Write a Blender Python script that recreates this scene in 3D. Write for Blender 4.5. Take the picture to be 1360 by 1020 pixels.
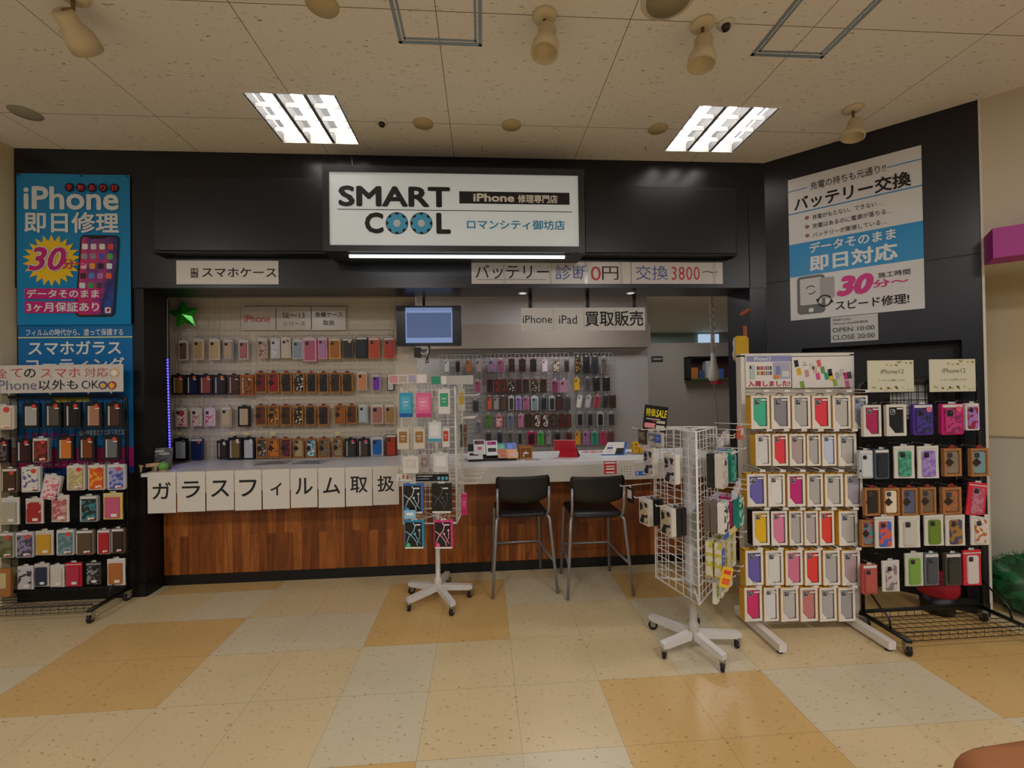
import bpy, math, random
from mathutils import Vector, Matrix
random.seed(7)
for o in list(bpy.data.objects): bpy.data.objects.remove(o)
SC = bpy.context.scene
COL = SC.collection
R = math.radians

# ------------------------------------------------------------------ camera
EYE = Vector((0, 0, 1.55)); FPX = 577.0
yaw, pitch, roll = .06783, .00775, -.01587
fwd = Vector((math.sin(yaw)*math.cos(pitch), math.cos(yaw)*math.cos(pitch), math.sin(pitch)))
rt = Vector((math.cos(yaw), -math.sin(yaw), 0)); up = rt.cross(fwd)
rt2 = math.cos(roll)*rt + math.sin(roll)*up
up2 = -math.sin(roll)*rt + math.cos(roll)*up
cam = bpy.data.cameras.new('camera'); camo = bpy.data.objects.new('camera', cam); COL.objects.link(camo)
m = Matrix((rt2, up2, -fwd)).transposed().to_4x4(); m.translation = EYE
camo.matrix_world = m
cam.sensor_fit = 'HORIZONTAL'; cam.sensor_width = 36; cam.lens = FPX/1360*36; cam.clip_start = .02; cam.clip_end = 100
SC.camera = camo
# where the sight line of a pixel of the photograph meets a real plane of the shop
def ray(x, y): return rt2*(x-680) - up2*(y-510) + fwd*FPX
def onY(x, y, Y): d = ray(x, y); return EYE + d*(Y/d.y)
def onZ(x, y, z): d = ray(x, y); return EYE + d*((z-EYE.z)/d.z)

# ------------------------------------------------------------------ world, lights, exposure
W = bpy.data.worlds.new('world'); SC.world = W; W.use_nodes = True
W.node_tree.nodes['Background'].inputs[0].default_value = (.78, .75, .72, 1)
W.node_tree.nodes['Background'].inputs[1].default_value = .14
SC.view_settings.view_transform = 'Standard'; SC.view_settings.look = 'None'
SC.view_settings.exposure = 0.0; SC.view_settings.gamma = 1; SC.view_settings.use_curve_mapping = False
CEIL = 3.41; LX = (-1.18, 1.75); LY = 3.065
TUBE = 10.0
def area(name, x, y, z, sx, sy, power, col=(1, .98, .97)):
    l = bpy.data.lights.new(name, 'AREA'); l.shape = 'RECTANGLE'; l.size = sx; l.size_y = sy; l.energy = power; l.color = col
    o = bpy.data.objects.new(name, l); COL.objects.link(o); o.location = (x, y, z); return o
for lx in (-4.1, -1.18, 1.75, 4.7):
    for ly in (-.4, -3.4):
        area('ceiling_lamp_light', lx, ly, CEIL-.03, .55, .55, 38)
for lx in (-1.3, .95):
    area('shop_lamp_light', lx, 4.62, 2.62, 1.1, .22, 11)
area('passage_lamp_or_fill', 3.4, 7.9, 2.6, 1.2, .2, 20)
area('passage_lamp_or_fill', 2.9, 5.3, 2.62, .22, 1.1, 16)  # added fill that brightens the partition front, no real passage lamp here

# ------------------------------------------------------------------ materials
MC = {}
def hexc(c):
    if isinstance(c, str):
        c = c.lstrip('#')
        if len(c) == 3: c = ''.join(q*2 for q in c)
        c = tuple(int(c[i:i+2], 16)/255 for i in (0, 2, 4))
        return tuple((v/12.92 if v <= .04045 else ((v+.055)/1.055)**2.4) for v in c)
    return c
def mat(c, rough=.5, metal=0, emit=0, alpha=1, trans=0, coat=0, name=None):
    key = (c, rough, metal, emit, alpha, trans, coat)
    if key in MC: return MC[key]
    m = bpy.data.materials.new(name or 'surface_'+str(len(MC))); m.use_nodes = True
    b = m.node_tree.nodes['Principled BSDF']; cc = hexc(c)+(1,)
    b.inputs['Base Color'].default_value = cc; b.inputs['Roughness'].default_value = rough; b.inputs['Metallic'].default_value = metal
    if emit: b.inputs['Emission Color'].default_value = cc; b.inputs['Emission Strength'].default_value = emit
    if alpha < 1: b.inputs['Alpha'].default_value = alpha
    if trans: b.inputs['Transmission Weight'].default_value = trans
    if coat: b.inputs['Coat Weight'].default_value = coat; b.inputs['Coat Roughness'].default_value = .1
    MC[key] = m; return m
def nodes(m): return m.node_tree.nodes, m.node_tree.links, m.node_tree.nodes['Principled BSDF']
def pattern(c1, c2, scale=60, rough=.45, thr=.5, c3=None):
    key = ('pat', c1, c2, scale, rough, thr, c3)
    if key in MC: return MC[key]
    m = bpy.data.materials.new('printed_pattern_'+str(len(MC))); m.use_nodes = True; N, L, b = nodes(m)
    tc = N.new('ShaderNodeTexCoord'); v = N.new('ShaderNodeTexNoise'); v.inputs['Scale'].default_value = scale; v.inputs['Detail'].default_value = 1
    L.new(tc.outputs['Object'], v.inputs['Vector'])
    r = N.new('ShaderNodeValToRGB'); r.color_ramp.interpolation = 'CONSTANT'
    r.color_ramp.elements[0].color = hexc(c1)+(1,); r.color_ramp.elements[1].color = hexc(c2)+(1,); r.color_ramp.elements[1].position = thr
    if c3:
        e = r.color_ramp.elements.new(thr+.08); e.color = hexc(c3)+(1,)
    L.new(v.outputs['Fac'], r.inputs[0]); L.new(r.outputs[0], b.inputs['Base Color']); b.inputs['Roughness'].default_value = rough
    MC[key] = m; return m
WHITE = mat('#e9e7e2', .5); PAPER = mat('#e6e2dc', .6); BLACKM = mat('#121214', .45); WIREW = mat('#e4e2dc', .35); WIREB = mat('#0c0c0d', .35)
CHROME = mat('#b8b8b8', .25, 1); CLEARP = mat('#dfe1e0', .15, 0, 0, .35); INK = mat('#17161a', .6); RUBBER = mat('#0b0b0b', .6)
KRAFT = mat('#a5703f', .7); STICK = mat('#e0342f', .5); STEEL = mat('#8d8f92', .3, 1)

# ------------------------------------------------------------------ mesh builder
class MB:
    def __init__(s): s.v = []; s.f = []; s.mi = []; s.mats = []; s.sm = []
    def mid(s, m):
        if m not in s.mats: s.mats.append(m)
        return s.mats.index(m)
    def add(s, vs, fs, m, smooth=False, xf=None):
        n = len(s.v); i = s.mid(m)
        s.v += [tuple(xf @ Vector(v)) if xf else tuple(v) for v in vs]
        for f in fs: s.f.append([n+k for k in f]); s.mi.append(i); s.sm.append(smooth)
        return s
    def box(s, x0, y0, z0, x1, y1, z1, m, xf=None):
        x0, x1 = min(x0, x1), max(x0, x1); y0, y1 = min(y0, y1), max(y0, y1); z0, z1 = min(z0, z1), max(z0, z1)
        vs = [(x0,y0,z0),(x1,y0,z0),(x1,y1,z0),(x0,y1,z0),(x0,y0,z1),(x1,y0,z1),(x1,y1,z1),(x0,y1,z1)]
        return s.add(vs, [(0,3,2,1),(4,5,6,7),(0,1,5,4),(1,2,6,5),(2,3,7,6),(3,0,4,7)], m, False, xf)
    def bbox(s, x0, y0, z0, x1, y1, z1, m, b=.004, xf=None):      # box with a bevelled XZ outline
        pts = [(x0+b,z0),(x1-b,z0),(x1,z0+b),(x1,z1-b),(x1-b,z1),(x0+b,z1),(x0,z1-b),(x0,z0+b)]
        return s.prism(pts, y0, y1, m, xf)
    def prism(s, pts, y0, y1, m, xf=None, smooth=False):           # outline in XZ, from y0 (front) to y1
        n = len(pts); vs = [(p[0], y0, p[1]) for p in pts]+[(p[0], y1, p[1]) for p in pts]
        fs = [tuple(range(n)), tuple(reversed(range(n, 2*n)))]
        s.add(vs, fs, m, False, xf); k = len(s.v)-2*n
        i = s.mid(m)
        for a in range(n):
            b2 = (a+1) % n; s.f.append([k+b2, k+a, k+n+a, k+n+b2]); s.mi.append(i); s.sm.append(smooth)
        return s
    def hprism(s, pts, z0, z1, m, xf=None):                        # outline in XY, from z0 to z1
        n = len(pts); vs = [(p[0], p[1], z0) for p in pts]+[(p[0], p[1], z1) for p in pts]
        fs = [tuple(reversed(range(n))), tuple(range(n, 2*n))]+[(a, (a+1) % n, n+(a+1) % n, n+a) for a in range(n)]
        return s.add(vs, fs, m, False, xf)
    def tube(s, pts, r, m, n=6, closed=False, xf=None):
        P = [Vector(p) for p in pts]; rings = []
        if closed: P = P+[P[0]]
        prev = None
        for i, p in enumerate(P):
            if closed: t = (P[(i+1) % (len(P)-1)]-p).normalized()+(p-P[(i-1) if i > 0 else -2]).normalized()
            elif i == 0: t = P[1]-p
            elif i == len(P)-1: t = p-P[i-1]
            else: t = (P[i+1]-p).normalized()+(p-P[i-1]).normalized()
            if t.length < 1e-9: t = Vector((0, 0, 1))
            t.normalize()
            a = (prev - t*prev.dot(t)) if prev else t.orthogonal()
            if a.length < 1e-6: a = t.orthogonal()
            a.normalize(); prev = a; b = t.cross(a)
            rr = r[i] if isinstance(r, (list, tuple)) else r
            rings.append([p+(a*math.cos(q*2*math.pi/n)+b*math.sin(q*2*math.pi/n))*rr for q in range(n)])
        vs = [v for rg in rings for v in rg]; fs = []
        for i in range(len(rings)-1):
            for q in range(n):
                fs.append((i*n+q, i*n+(q+1) % n, (i+1)*n+(q+1) % n, (i+1)*n+q))
        if not closed: fs += [tuple(reversed(range(n))), tuple(range((len(rings)-1)*n, len(rings)*n))]
        return s.add(vs, fs, m, n > 4, xf)
    def wire(s, a, b, r, m, xf=None): return s.tube([a, b], r, m, 4, False, xf)
    def lathe(s, prof, c, m, n=20, xf=None, smooth=True):          # profile (radius, z) turned about a vertical axis through c
        vs = []; fs = []; k = len(prof)
        for (r, z) in prof:
            for q in range(n): vs.append((c[0]+r*math.cos(q*2*math.pi/n), c[1]+r*math.sin(q*2*math.pi/n), c[2]+z))
        for i in range(k-1):
            for q in range(n): fs.append((i*n+q, i*n+(q+1) % n, (i+1)*n+(q+1) % n, (i+1)*n+q))
        fs += [tuple(reversed(range(n))), tuple(range((k-1)*n, k*n))]
        return s.add(vs, fs, m, smooth, xf)
    def disc(s, x, z, r, y0, y1, m, n=16, xf=None):
        return s.prism([(x+r*math.cos(q*2*math.pi/n), z+r*math.sin(q*2*math.pi/n)) for q in range(n)], y0, y1, m, xf)
    def build(s, name, parent=None, loc=None, rotz=None):
        me = bpy.data.meshes.new(name); me.from_pydata(s.v, [], s.f)
        for m in s.mats: me.materials.append(m)
        me.polygons.foreach_set('material_index', s.mi); me.polygons.foreach_set('use_smooth', s.sm); me.update()
        o = bpy.data.objects.new(name, me); COL.objects.link(o)
        if parent: o.parent = parent
        if loc is not None: o.location = loc
        if rotz is not None: o.rotation_euler = (0, 0, rotz)
        return o
def tag(o, label=None, cat=None, group=None, kind=None):
    if label: o['label'] = label
    if cat: o['category'] = cat
    if group: o['group'] = group
    if kind: o['kind'] = kind
    return o
def thing(name, label, cat, loc=(0, 0, 0), rotz=0, group=None):
    o = bpy.data.objects.new(name, None); COL.objects.link(o); o.empty_display_size = .05
    o.location = loc; o.rotation_euler = (0, 0, rotz); return tag(o, label, cat, group)
def struct(name, mb, parent=None):
    o = mb.build(name, parent)
    if not parent: o['kind'] = 'structure'
    return o

# ------------------------------------------------------------------ lettering
def text_mesh(body, x0, z0, x1, z1, bold=0.0, shear=0, extr=.0004, fit='both', space=1.0):
    cu = bpy.data.curves.new('lettering', 'FONT'); cu.body = body; cu.size = 1; cu.shear = shear; cu.space_character = space
    cu.resolution_u = 3; cu.fill_mode = 'FRONT'
    o = bpy.data.objects.new('lettering_source', cu); COL.objects.link(o)
    bpy.context.view_layer.update()
    dg = bpy.context.evaluated_depsgraph_get(); me = o.evaluated_get(dg).to_mesh()
    vs = [v.co.copy() for v in me.vertices]; fs = [list(p.vertices) for p in me.polygons]
    o.evaluated_get(dg).to_mesh_clear(); bpy.data.objects.remove(o); bpy.data.curves.remove(cu)
    if not vs: return [], []
    ax, bx = min(v.x for v in vs)-bold, max(v.x for v in vs)+bold; ay, by = min(v.y for v in vs)-bold, max(v.y for v in vs)+bold
    if len(body) == 1 and (by-ay) < .3: c = (ay+by)/2; ay, by = c-.35, c+.35
    sx = (x1-x0)/(bx-ax+1e-9); sz = (z1-z0)/(by-ay+1e-9)
    ov, of = [], []
    dirs = [(0, 0)] if not bold else [(0, 0), (1, 0), (-1, 0), (0, 1), (0, -1), (.7, .7), (-.7, .7), (.7, -.7), (-.7, -.7)]
    for q, (dx, dz) in enumerate(dirs):         # a heavier stroke: the glyph laid over itself, slightly shifted
        n = len(ov)
        ov += [(x0+(v.x-ax+dx*bold)*sx, -.00003*q, z0+(v.y-ay+dz*bold)*sz) for v in vs]; of += [[n+k for k in f] for f in fs]
    return ov, of
class Sheet:
    """a flat sign: local x to the right, z up, facing -y; u, v run from its top left corner, 0 to 1"""
    def __init__(s, root, w, h, y=0): s.root = root; s.w = w; s.h = h; s.y = y; s.k = 0
    def P(s, u, v): return (u*s.w, -v*s.h)
    def rect(s, name, u0, v0, u1, v1, m, layer=1, th=.0006, label=None):
        x0, z1 = s.P(u0, v0); x1, z0 = s.P(u1, v1); y = s.y-layer*.0012
        o = MB().box(x0, y, z0, x1, y+th, z1, m).build(name, s.root)
        if label: o['label'] = label
        return o
    def poly(s, name, pts, m, layer=1, label=None):
        y = s.y-layer*.0012
        o = MB().prism([s.P(*p) for p in pts], y, y+.0006, m).build(name, s.root)
        if label: o['label'] = label
        return o
    def text(s, body, u0, v0, u1, v1, m, layer=2, bold=.0, shear=0, label=None, space=1.0, name='lettering'):
        x0, z1 = s.P(u0, v0); x1, z0 = s.P(u1, v1); vs, fs = text_mesh(body, x0, z0, x1, z1, bold, shear, space=space)
        y = s.y-layer*.0012
        b = MB(); b.add([(v[0], y+v[1], v[2]) for v in vs], fs, m)
        o = b.build(name, s.root)
        if label: o['label'] = label
        return o
def sheet(name, label, cat, tl, w, h, m, th=.003, rotz=0, group=None, part='panel'):
    t = thing(name, label, cat, tl, rotz, group)
    MB().box(0, 0, -h, w, th, 0, m).build(part, t)
    return t, Sheet(t, w, h)
BLUEP = mat('#0a88c8', .22, name='poster_blue'); DBLUE = mat('#0a68b0', .3); MAG = mat('#c2187c', .4); YEL = mat('#f2c81c', .4); REDI = mat('#c8313a', .5); BLUEI = mat('#4a5fae', .5)

# ================================================================== THE SETTING
def floor_mat(c, name):
    m = bpy.data.materials.new(name); m.use_nodes = True; N, L, b = nodes(m)
    tc = N.new('ShaderNodeTexCoord')
    n1 = N.new('ShaderNodeTexNoise'); n1.inputs['Scale'].default_value = 3; n1.inputs['Detail'].default_value = 3
    mp = N.new('ShaderNodeMapping'); mp.inputs['Scale'].default_value = (1, 1.0, 1)
    L.new(tc.outputs['Object'], mp.inputs[0]); L.new(mp.outputs[0], n1.inputs['Vector'])
    n2 = N.new('ShaderNodeTexNoise'); n2.inputs['Scale'].default_value = 58; n2.inputs['Detail'].default_value = 2; n2.inputs['Roughness'].default_value = .6
    mp2 = N.new('ShaderNodeMapping'); mp2.inputs['Rotation'].default_value = (0, 0, .5); mp2.inputs['Scale'].default_value = (.6, 1.2, 1)
    L.new(tc.outputs['Object'], mp2.inputs[0]); L.new(mp2.outputs[0], n2.inputs['Vector'])
    r = N.new('ShaderNodeValToRGB'); r.color_ramp.elements[0].position = .645; r.color_ramp.elements[1].position = .69
    L.new(n2.outputs['Fac'], r.inputs[0])
    mx = N.new('ShaderNodeMix'); mx.data_type = 'RGBA'; mx.inputs['A'].default_value = tuple(v*.93 for v in hexc(c))+(1,); mx.inputs['B'].default_value = tuple(min(1, v*1.07) for v in hexc(c))+(1,)
    L.new(n1.outputs['Fac'], mx.inputs['Factor'])
    mx2 = N.new('ShaderNodeMix'); mx2.data_type = 'RGBA'; mx2.inputs['B'].default_value = hexc('#93652f')+(1,)
    L.new(mx.outputs['Result'], mx2.inputs['A']); mt = N.new('ShaderNodeMath'); mt.operation = 'MULTIPLY'; mt.inputs[1].default_value = .75
    L.new(r.outputs[0], mt.inputs[0]); L.new(mt.outputs[0], mx2.inputs['Factor'])
    # joints between the tiles
    sp = N.new('ShaderNodeSeparateXYZ'); L.new(tc.outputs['Object'], sp.inputs[0]); fac = None
    for ax, off, per in (('X', -.742, .443), ('Y', 1.845, .42)):
        a = N.new('ShaderNodeMath'); a.operation = 'SUBTRACT'; a.inputs[1].default_value = off; L.new(sp.outputs[ax], a.inputs[0])
        d = N.new('ShaderNodeMath'); d.operation = 'DIVIDE'; d.inputs[1].default_value = per; L.new(a.outputs[0], d.inputs[0])
        w = N.new('ShaderNodeMath'); w.operation = 'PINGPONG'; w.inputs[1].default_value = .5; L.new(d.outputs[0], w.inputs[0])
        c2 = N.new('ShaderNodeMath'); c2.operation = 'LESS_THAN'; c2.inputs[1].default_value = .0026; L.new(w.outputs[0], c2.inputs[0])
        if fac is None: fac = c2
        else:
            mm = N.new('ShaderNodeMath'); mm.operation = 'MAXIMUM'; L.new(fac.outputs[0], mm.inputs[0]); L.new(c2.outputs[0], mm.inputs[1]); fac = mm
    hf = N.new('ShaderNodeMath'); hf.operation = 'MULTIPLY'; hf.inputs[1].default_value = .45; L.new(fac.outputs[0], hf.inputs[0])
    mx3 = N.new('ShaderNodeMix'); mx3.data_type = 'RGBA'; mx3.inputs['B'].default_value = hexc('#5d4a30')+(1,)
    L.new(mx2.outputs['Result'], mx3.inputs['A']); L.new(hf.outputs[0], mx3.inputs['Factor']); L.new(mx3.outputs['Result'], b.inputs['Base Color'])
    b.inputs['Roughness'].default_value = .27; b.inputs['IOR'].default_value = 1.4
    bn = N.new('ShaderNodeTexNoise'); bn.inputs['Scale'].default_value = 9; L.new(tc.outputs['Object'], bn.inputs['Vector'])
    bp = N.new('ShaderNodeBump'); bp.inputs['Strength'].default_value = .06; bp.inputs['Distance'].default_value = .01; L.new(bn.outputs['Fac'], bp.inputs['Height']); L.new(bp.outputs[0], b.inputs['Normal'])
    return m
FM = {'L': floor_mat('#cfc3a6', 'floor_tile_pale'), 'M': floor_mat('#d3bf96', 'floor_tile_beige'), 'O': floor_mat('#cfac70', 'floor_tile_ochre')}
known = {}
for j, row in {3: {-6:'M',-5:'M',-4:'M',-3:'L',-2:'M',-1:'M',0:'O',1:'O',2:'L',3:'L',4:'O',5:'O',6:'M'},
               2: {-6:'M',-5:'M',-4:'O',-3:'O',-2:'L',-1:'L',0:'O',1:'O',2:'M',3:'M',4:'L',5:'M',6:'M',7:'O',8:'O'},
               1: {-6:'L',-5:'L',-4:'O',-3:'O',-2:'M',-1:'M',0:'L',1:'M',2:'M',3:'M',4:'L',5:'M',6:'M',7:'O',8:'O',9:'M'},
               0: {-6:'L',-5:'L',-4:'M',-3:'M',-2:'M',-1:'M',0:'L',1:'M',2:'M',3:'O',4:'O',5:'L',6:'L',7:'O',8:'O',9:'M'},
               -1: {-4:'M',-3:'M',-2:'M',-1:'M',0:'O',1:'L',2:'L',3:'O',4:'O',5:'M',6:'M',7:'L',8:'L'}}.items():
    for i, c in row.items(): known[(i, j)] = c
fl = MB()
for i in range(-14, 20):
    for j in range(-14, 18):
        c = known.get((i, j)) or random.choice('LLMMMO')
        x0 = -.742+i*.443; y0 = 1.845+j*.42
        fl.add([(x0,y0,0),(x0+.443,y0,0),(x0+.443,y0+.42,0),(x0,y0+.42,0)], [(0,1,2,3)], FM[c])
struct('floor', fl)

def ceil_mat():
    m = bpy.data.materials.new('ceiling_board'); m.use_nodes = True; N, L, b = nodes(m)
    tc = N.new('ShaderNodeTexCoord'); mp = N.new('ShaderNodeMapping'); mp.inputs['Scale'].default_value = (28, 95, 1); L.new(tc.outputs['Object'], mp.inputs[0])
    n = N.new('ShaderNodeTexNoise'); n.inputs['Scale'].default_value = 1; n.inputs['Detail'].default_value = 3; n.inputs['Distortion'].default_value = .6; L.new(mp.outputs[0], n.inputs['Vector'])
    r = N.new('ShaderNodeValToRGB'); r.color_ramp.elements[0].position = .655; r.color_ramp.elements[1].position = .70; L.new(n.outputs['Fac'], r.inputs[0])
    sp = N.new('ShaderNodeSeparateXYZ'); L.new(tc.outputs['Object'], sp.inputs[0]); fac = None
    for ax, off, per in (('X', -.201, .98), ('Y', 3.06, .915)):
        a = N.new('ShaderNodeMath'); a.operation = 'SUBTRACT'; a.inputs[1].default_value = off; L.new(sp.outputs[ax], a.inputs[0])
        d = N.new('ShaderNodeMath'); d.operation = 'DIVIDE'; d.inputs[1].default_value = per; L.new(a.outputs[0], d.inputs[0])
        w = N.new('ShaderNodeMath'); w.operation = 'PINGPONG'; w.inputs[1].default_value = .5; L.new(d.outputs[0], w.inputs[0])
        c2 = N.new('ShaderNodeMath'); c2.operation = 'LESS_THAN'; c2.inputs[1].default_value = .0022; L.new(w.outputs[0], c2.inputs[0])
        if fac is None: fac = c2
        else:
            mm = N.new('ShaderNodeMath'); mm.operation = 'MAXIMUM'; L.new(fac.outputs[0], mm.inputs[0]); L.new(c2.outputs[0], mm.inputs[1]); fac = mm
    mm = N.new('ShaderNodeMath'); mm.operation = 'MAXIMUM'; L.new(fac.outputs[0], mm.inputs[0]); h = N.new('ShaderNodeMath'); h.operation = 'MULTIPLY'; h.inputs[1].default_value = .7
    L.new(r.outputs[0], h.inputs[0]); L.new(h.outputs[0], mm.inputs[1])
    mx = N.new('ShaderNodeMix'); mx.data_type = 'RGBA'; mx.inputs['A'].default_value = hexc('#e9e2d8')+(1,); mx.inputs['B'].default_value = hexc('#6a5237')+(1,)
    L.new(mm.outputs[0], mx.inputs['Factor']); L.new(mx.outputs['Result'], b.inputs['Base Color']); b.inputs['Roughness'].default_value = .8
    return m
CM = ceil_mat(); ce = MB()
FW, FD = .57, .55; fy0, fy1 = LY-FD/2, LY+FD/2
xs = [-9]+[v for lx in LX for v in (lx-FW/2, lx+FW/2)]+[9]; ys = [-7, fy0, fy1, 3.52]
for i in range(len(xs)-1):
    for j in range(3):
        if j == 1 and i in (1, 3): continue
        ce.add([(xs[i],ys[j],CEIL),(xs[i+1],ys[j],CEIL),(xs[i+1],ys[j+1],CEIL),(xs[i],ys[j+1],CEIL)], [(3,2,1,0)], CM)
struct('ceiling', ce)

def dark(c='#11131e', r=.31):
    return mat(c, r, name='black_painted_board')
DK = dark(); DK2 = dark('#0a0a0c', .5)
FY = 3.50; FB = 2.355
wf = MB()
wf.box(-3.49, FY, FB, 2.40, 3.84, CEIL, DK)                      # fascia over the counter
struct('wall_front', wf)
pl = MB(); pl.box(-3.49, FY+.012, 0, -2.585, 3.745, FB, DK2); pl.box(-3.49, FY+.002, 0, -2.58, FY+.012, .10, DK2); pl.box(-2.585, FY+.01, 0, -2.575, 3.745, .10, DK2)
struct('wall_left_pillar', pl)
pr = MB(); pr.box(2.255, FY+.005, 0, 2.40, 3.84, FB, DK); struct('wall_right_pillar', pr)
# seams of the fascia boards
sm = MB()
for x in (2.255,): sm.box(x-.003, FY-.004, FB, x+.003, FY, CEIL-.25, DK2)
struct('trim_1', sm)
# raised blank panels on the fascia
def raised(name, a, b, y):
    p = onY(*a, y); q = onY(*b, y); mb = MB()
    x0, x1, z0, z1 = p.x, q.x, q.z, p.z
    mb.box(x0, y, z0, x1, y+.012, z1, DK); mb.box(x0-.02, y+.012, z0-.02, x1+.02, FY-.0005, z1+.02, DK2)
    return struct(name, mb)
raised('trim_2', (204, 236), (429, 333), 3.40); raised('trim_3', (777, 249), (977.5, 336), 3.40)

# angled wall on the right, with the doorway recess
wdir = Vector((.9059, -.8481, 0)).normalized(); WA = math.atan2(wdir.y, wdir.x); WO = Vector((2.40, 3.50, 0)); WL = 1.241
XW = Matrix.Translation(WO) @ Matrix.Rotation(WA, 4, 'Z')
def wallxyz(s, z, d=0): return WO + wdir*s + Vector((0, 0, z)) + Vector((wdir.y, -wdir.x, 0))*d
wa = MB()
wa.box(0, 0, 1.825, WL, .1, CEIL, DK, XW); wa.box(0, 0, 0, .24, .1, 1.825, DK, XW); wa.box(1.142, 0, 0, WL, .1, 1.825, DK, XW)
wa.box(.24, .10, 0, 1.142, .13, 1.825, DK2, XW)
for z in (2.39,): wa.box(0, -.002, z-.004, WL, 0, z+.004, DK2, XW)
wa.box(.50, .085, 0, .515, .10, 1.8, DK, XW)
wa.box(1.02, -.03, 0, WL, 0, .09, DK2, XW)
struct('wall_right', wa)
CREAM = mat('#cbbfa9', .6, name='cream_wall_paint'); CREAM2 = mat('#c8b48e', .45, name='cream_panel')
# cream wall beyond it
cw = MB()
XC = Matrix.Translation(wallxyz(WL, 0)) @ Matrix.Rotation(WA+R(2), 4, 'Z')
cw.box(.012, 0, 2.31, 3.2, .1, CEIL, CREAM, XC); cw2 = MB(); cw2.box(-.3, .50, 0, 3.2, .55, 2.31, CREAM2, XC); cw2.box(-.3, .497, 0, 3.2, .50, 1.13, mat('#bcb5a2', .25), XC); cw2.box(-.3, .494, 1.125, 3.2, .50, 1.14, mat('#8f8570', .5), XC); struct('wall_right_recess', cw2); cw.box(.012, .1, 2.31, 3.2, .55, 2.33, CREAM, XC)
cw.box(-.0, -.012, 0, .012, .05, CEIL, mat('#d8d2c4', .5), XC)
struct('wall_right_cream', cw)
mg = MB(); mg.box(.014, -.21, 2.305, 3.2, -.0005, 2.49, mat('#a8128a', .45), XC)
mgo = mg.build('trim_4'); mgo['kind'] = 'structure'
# left: cream window jamb beside the black wall
lj = MB()
lj.box(-3.555, 3.40, 0, -3.495, 3.80, CEIL, mat('#d6c7a4', .5)); lj.box(-3.59, 3.43, 0, -3.555, 3.80, CEIL, mat('#8a6a44', .5)); lj.box(-3.68, 3.36, 0, -3.59, 3.80, CEIL, mat('#d9cdb4', .4))
struct('wall_left', lj)
lj = MB(); lj.box(-6.5, 3.44, 0, -3.68, 3.8, CEIL, mat('#b98f72', .5)); struct('wall_left_far', lj)
lj = MB(); lj.box(-6.5, 3.30, CEIL-.06, -3.44, 3.33, CEIL-.001, mat('#8e7350', .5)); lj.box(-6.5, 3.20, CEIL-.02, -3.44, 3.22, CEIL-.001, mat('#5c4628', .5)); struct('trim_5', lj)

# interior of the shop
IC = 2.66
ic = MB(); ic.box(-3.0, 3.84, IC, 6.5, 9.2, IC+.05, mat('#c6bdb2', .7)); struct('ceiling_inner', ic)
ib = MB(); ib.box(-2.7, 3.84, 2.36, 2.3, 3.86, IC, DK2); struct('trim_6', ib)
LWY = 4.10; p = onY(552, 460, LWY)
lw = MB(); lw.box(-2.85, LWY, 0, p.x, LWY+.08, IC, mat('#d9cfbe', .6)); struct('wall_back_left', lw)
lw = MB(); lw.box(-2.86, 3.84, 0, -2.80, LWY, IC, mat('#17141a', .5)); struct('wall_side', lw)
BY = 5.30; p = onY(860, 460, BY); BXR = p.x; beam0 = onY(700, 463, BY-.02).z; beam1 = onY(700, 432, BY-.02).z
bw = MB(); bw.box(-.95, BY, 0, BXR, BY+.06, IC, mat('#a9a4a3', .6)); bw.box(-.95, BY-.10, beam0, BXR, BY, beam1, mat('#93897f', .6)); struct('wall_back', bw)
pw = MB(); p = onY(790, 456.5, 6.6); pw.box(BXR-.2, 6.6, 0, 6.4, 6.66, p.z, mat('#8f8880', .6)); struct('wall_partition', pw)
fw2 = MB(); fw2.box(-2, 9.0, 0, 6.5, 9.1, IC, mat('#7d9086', .5)); struct('wall_far', fw2)
wn = MB(); a = onY(927, 444, 8.97); b = onY(957, 456, 8.97); wn.box(a.x, 8.95, b.z-.2, a.x+.45, 8.97, a.z, mat('#9fb6cc', .3, 0, 1.0)); o = wn.build('window_1'); o['kind'] = 'structure'
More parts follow.
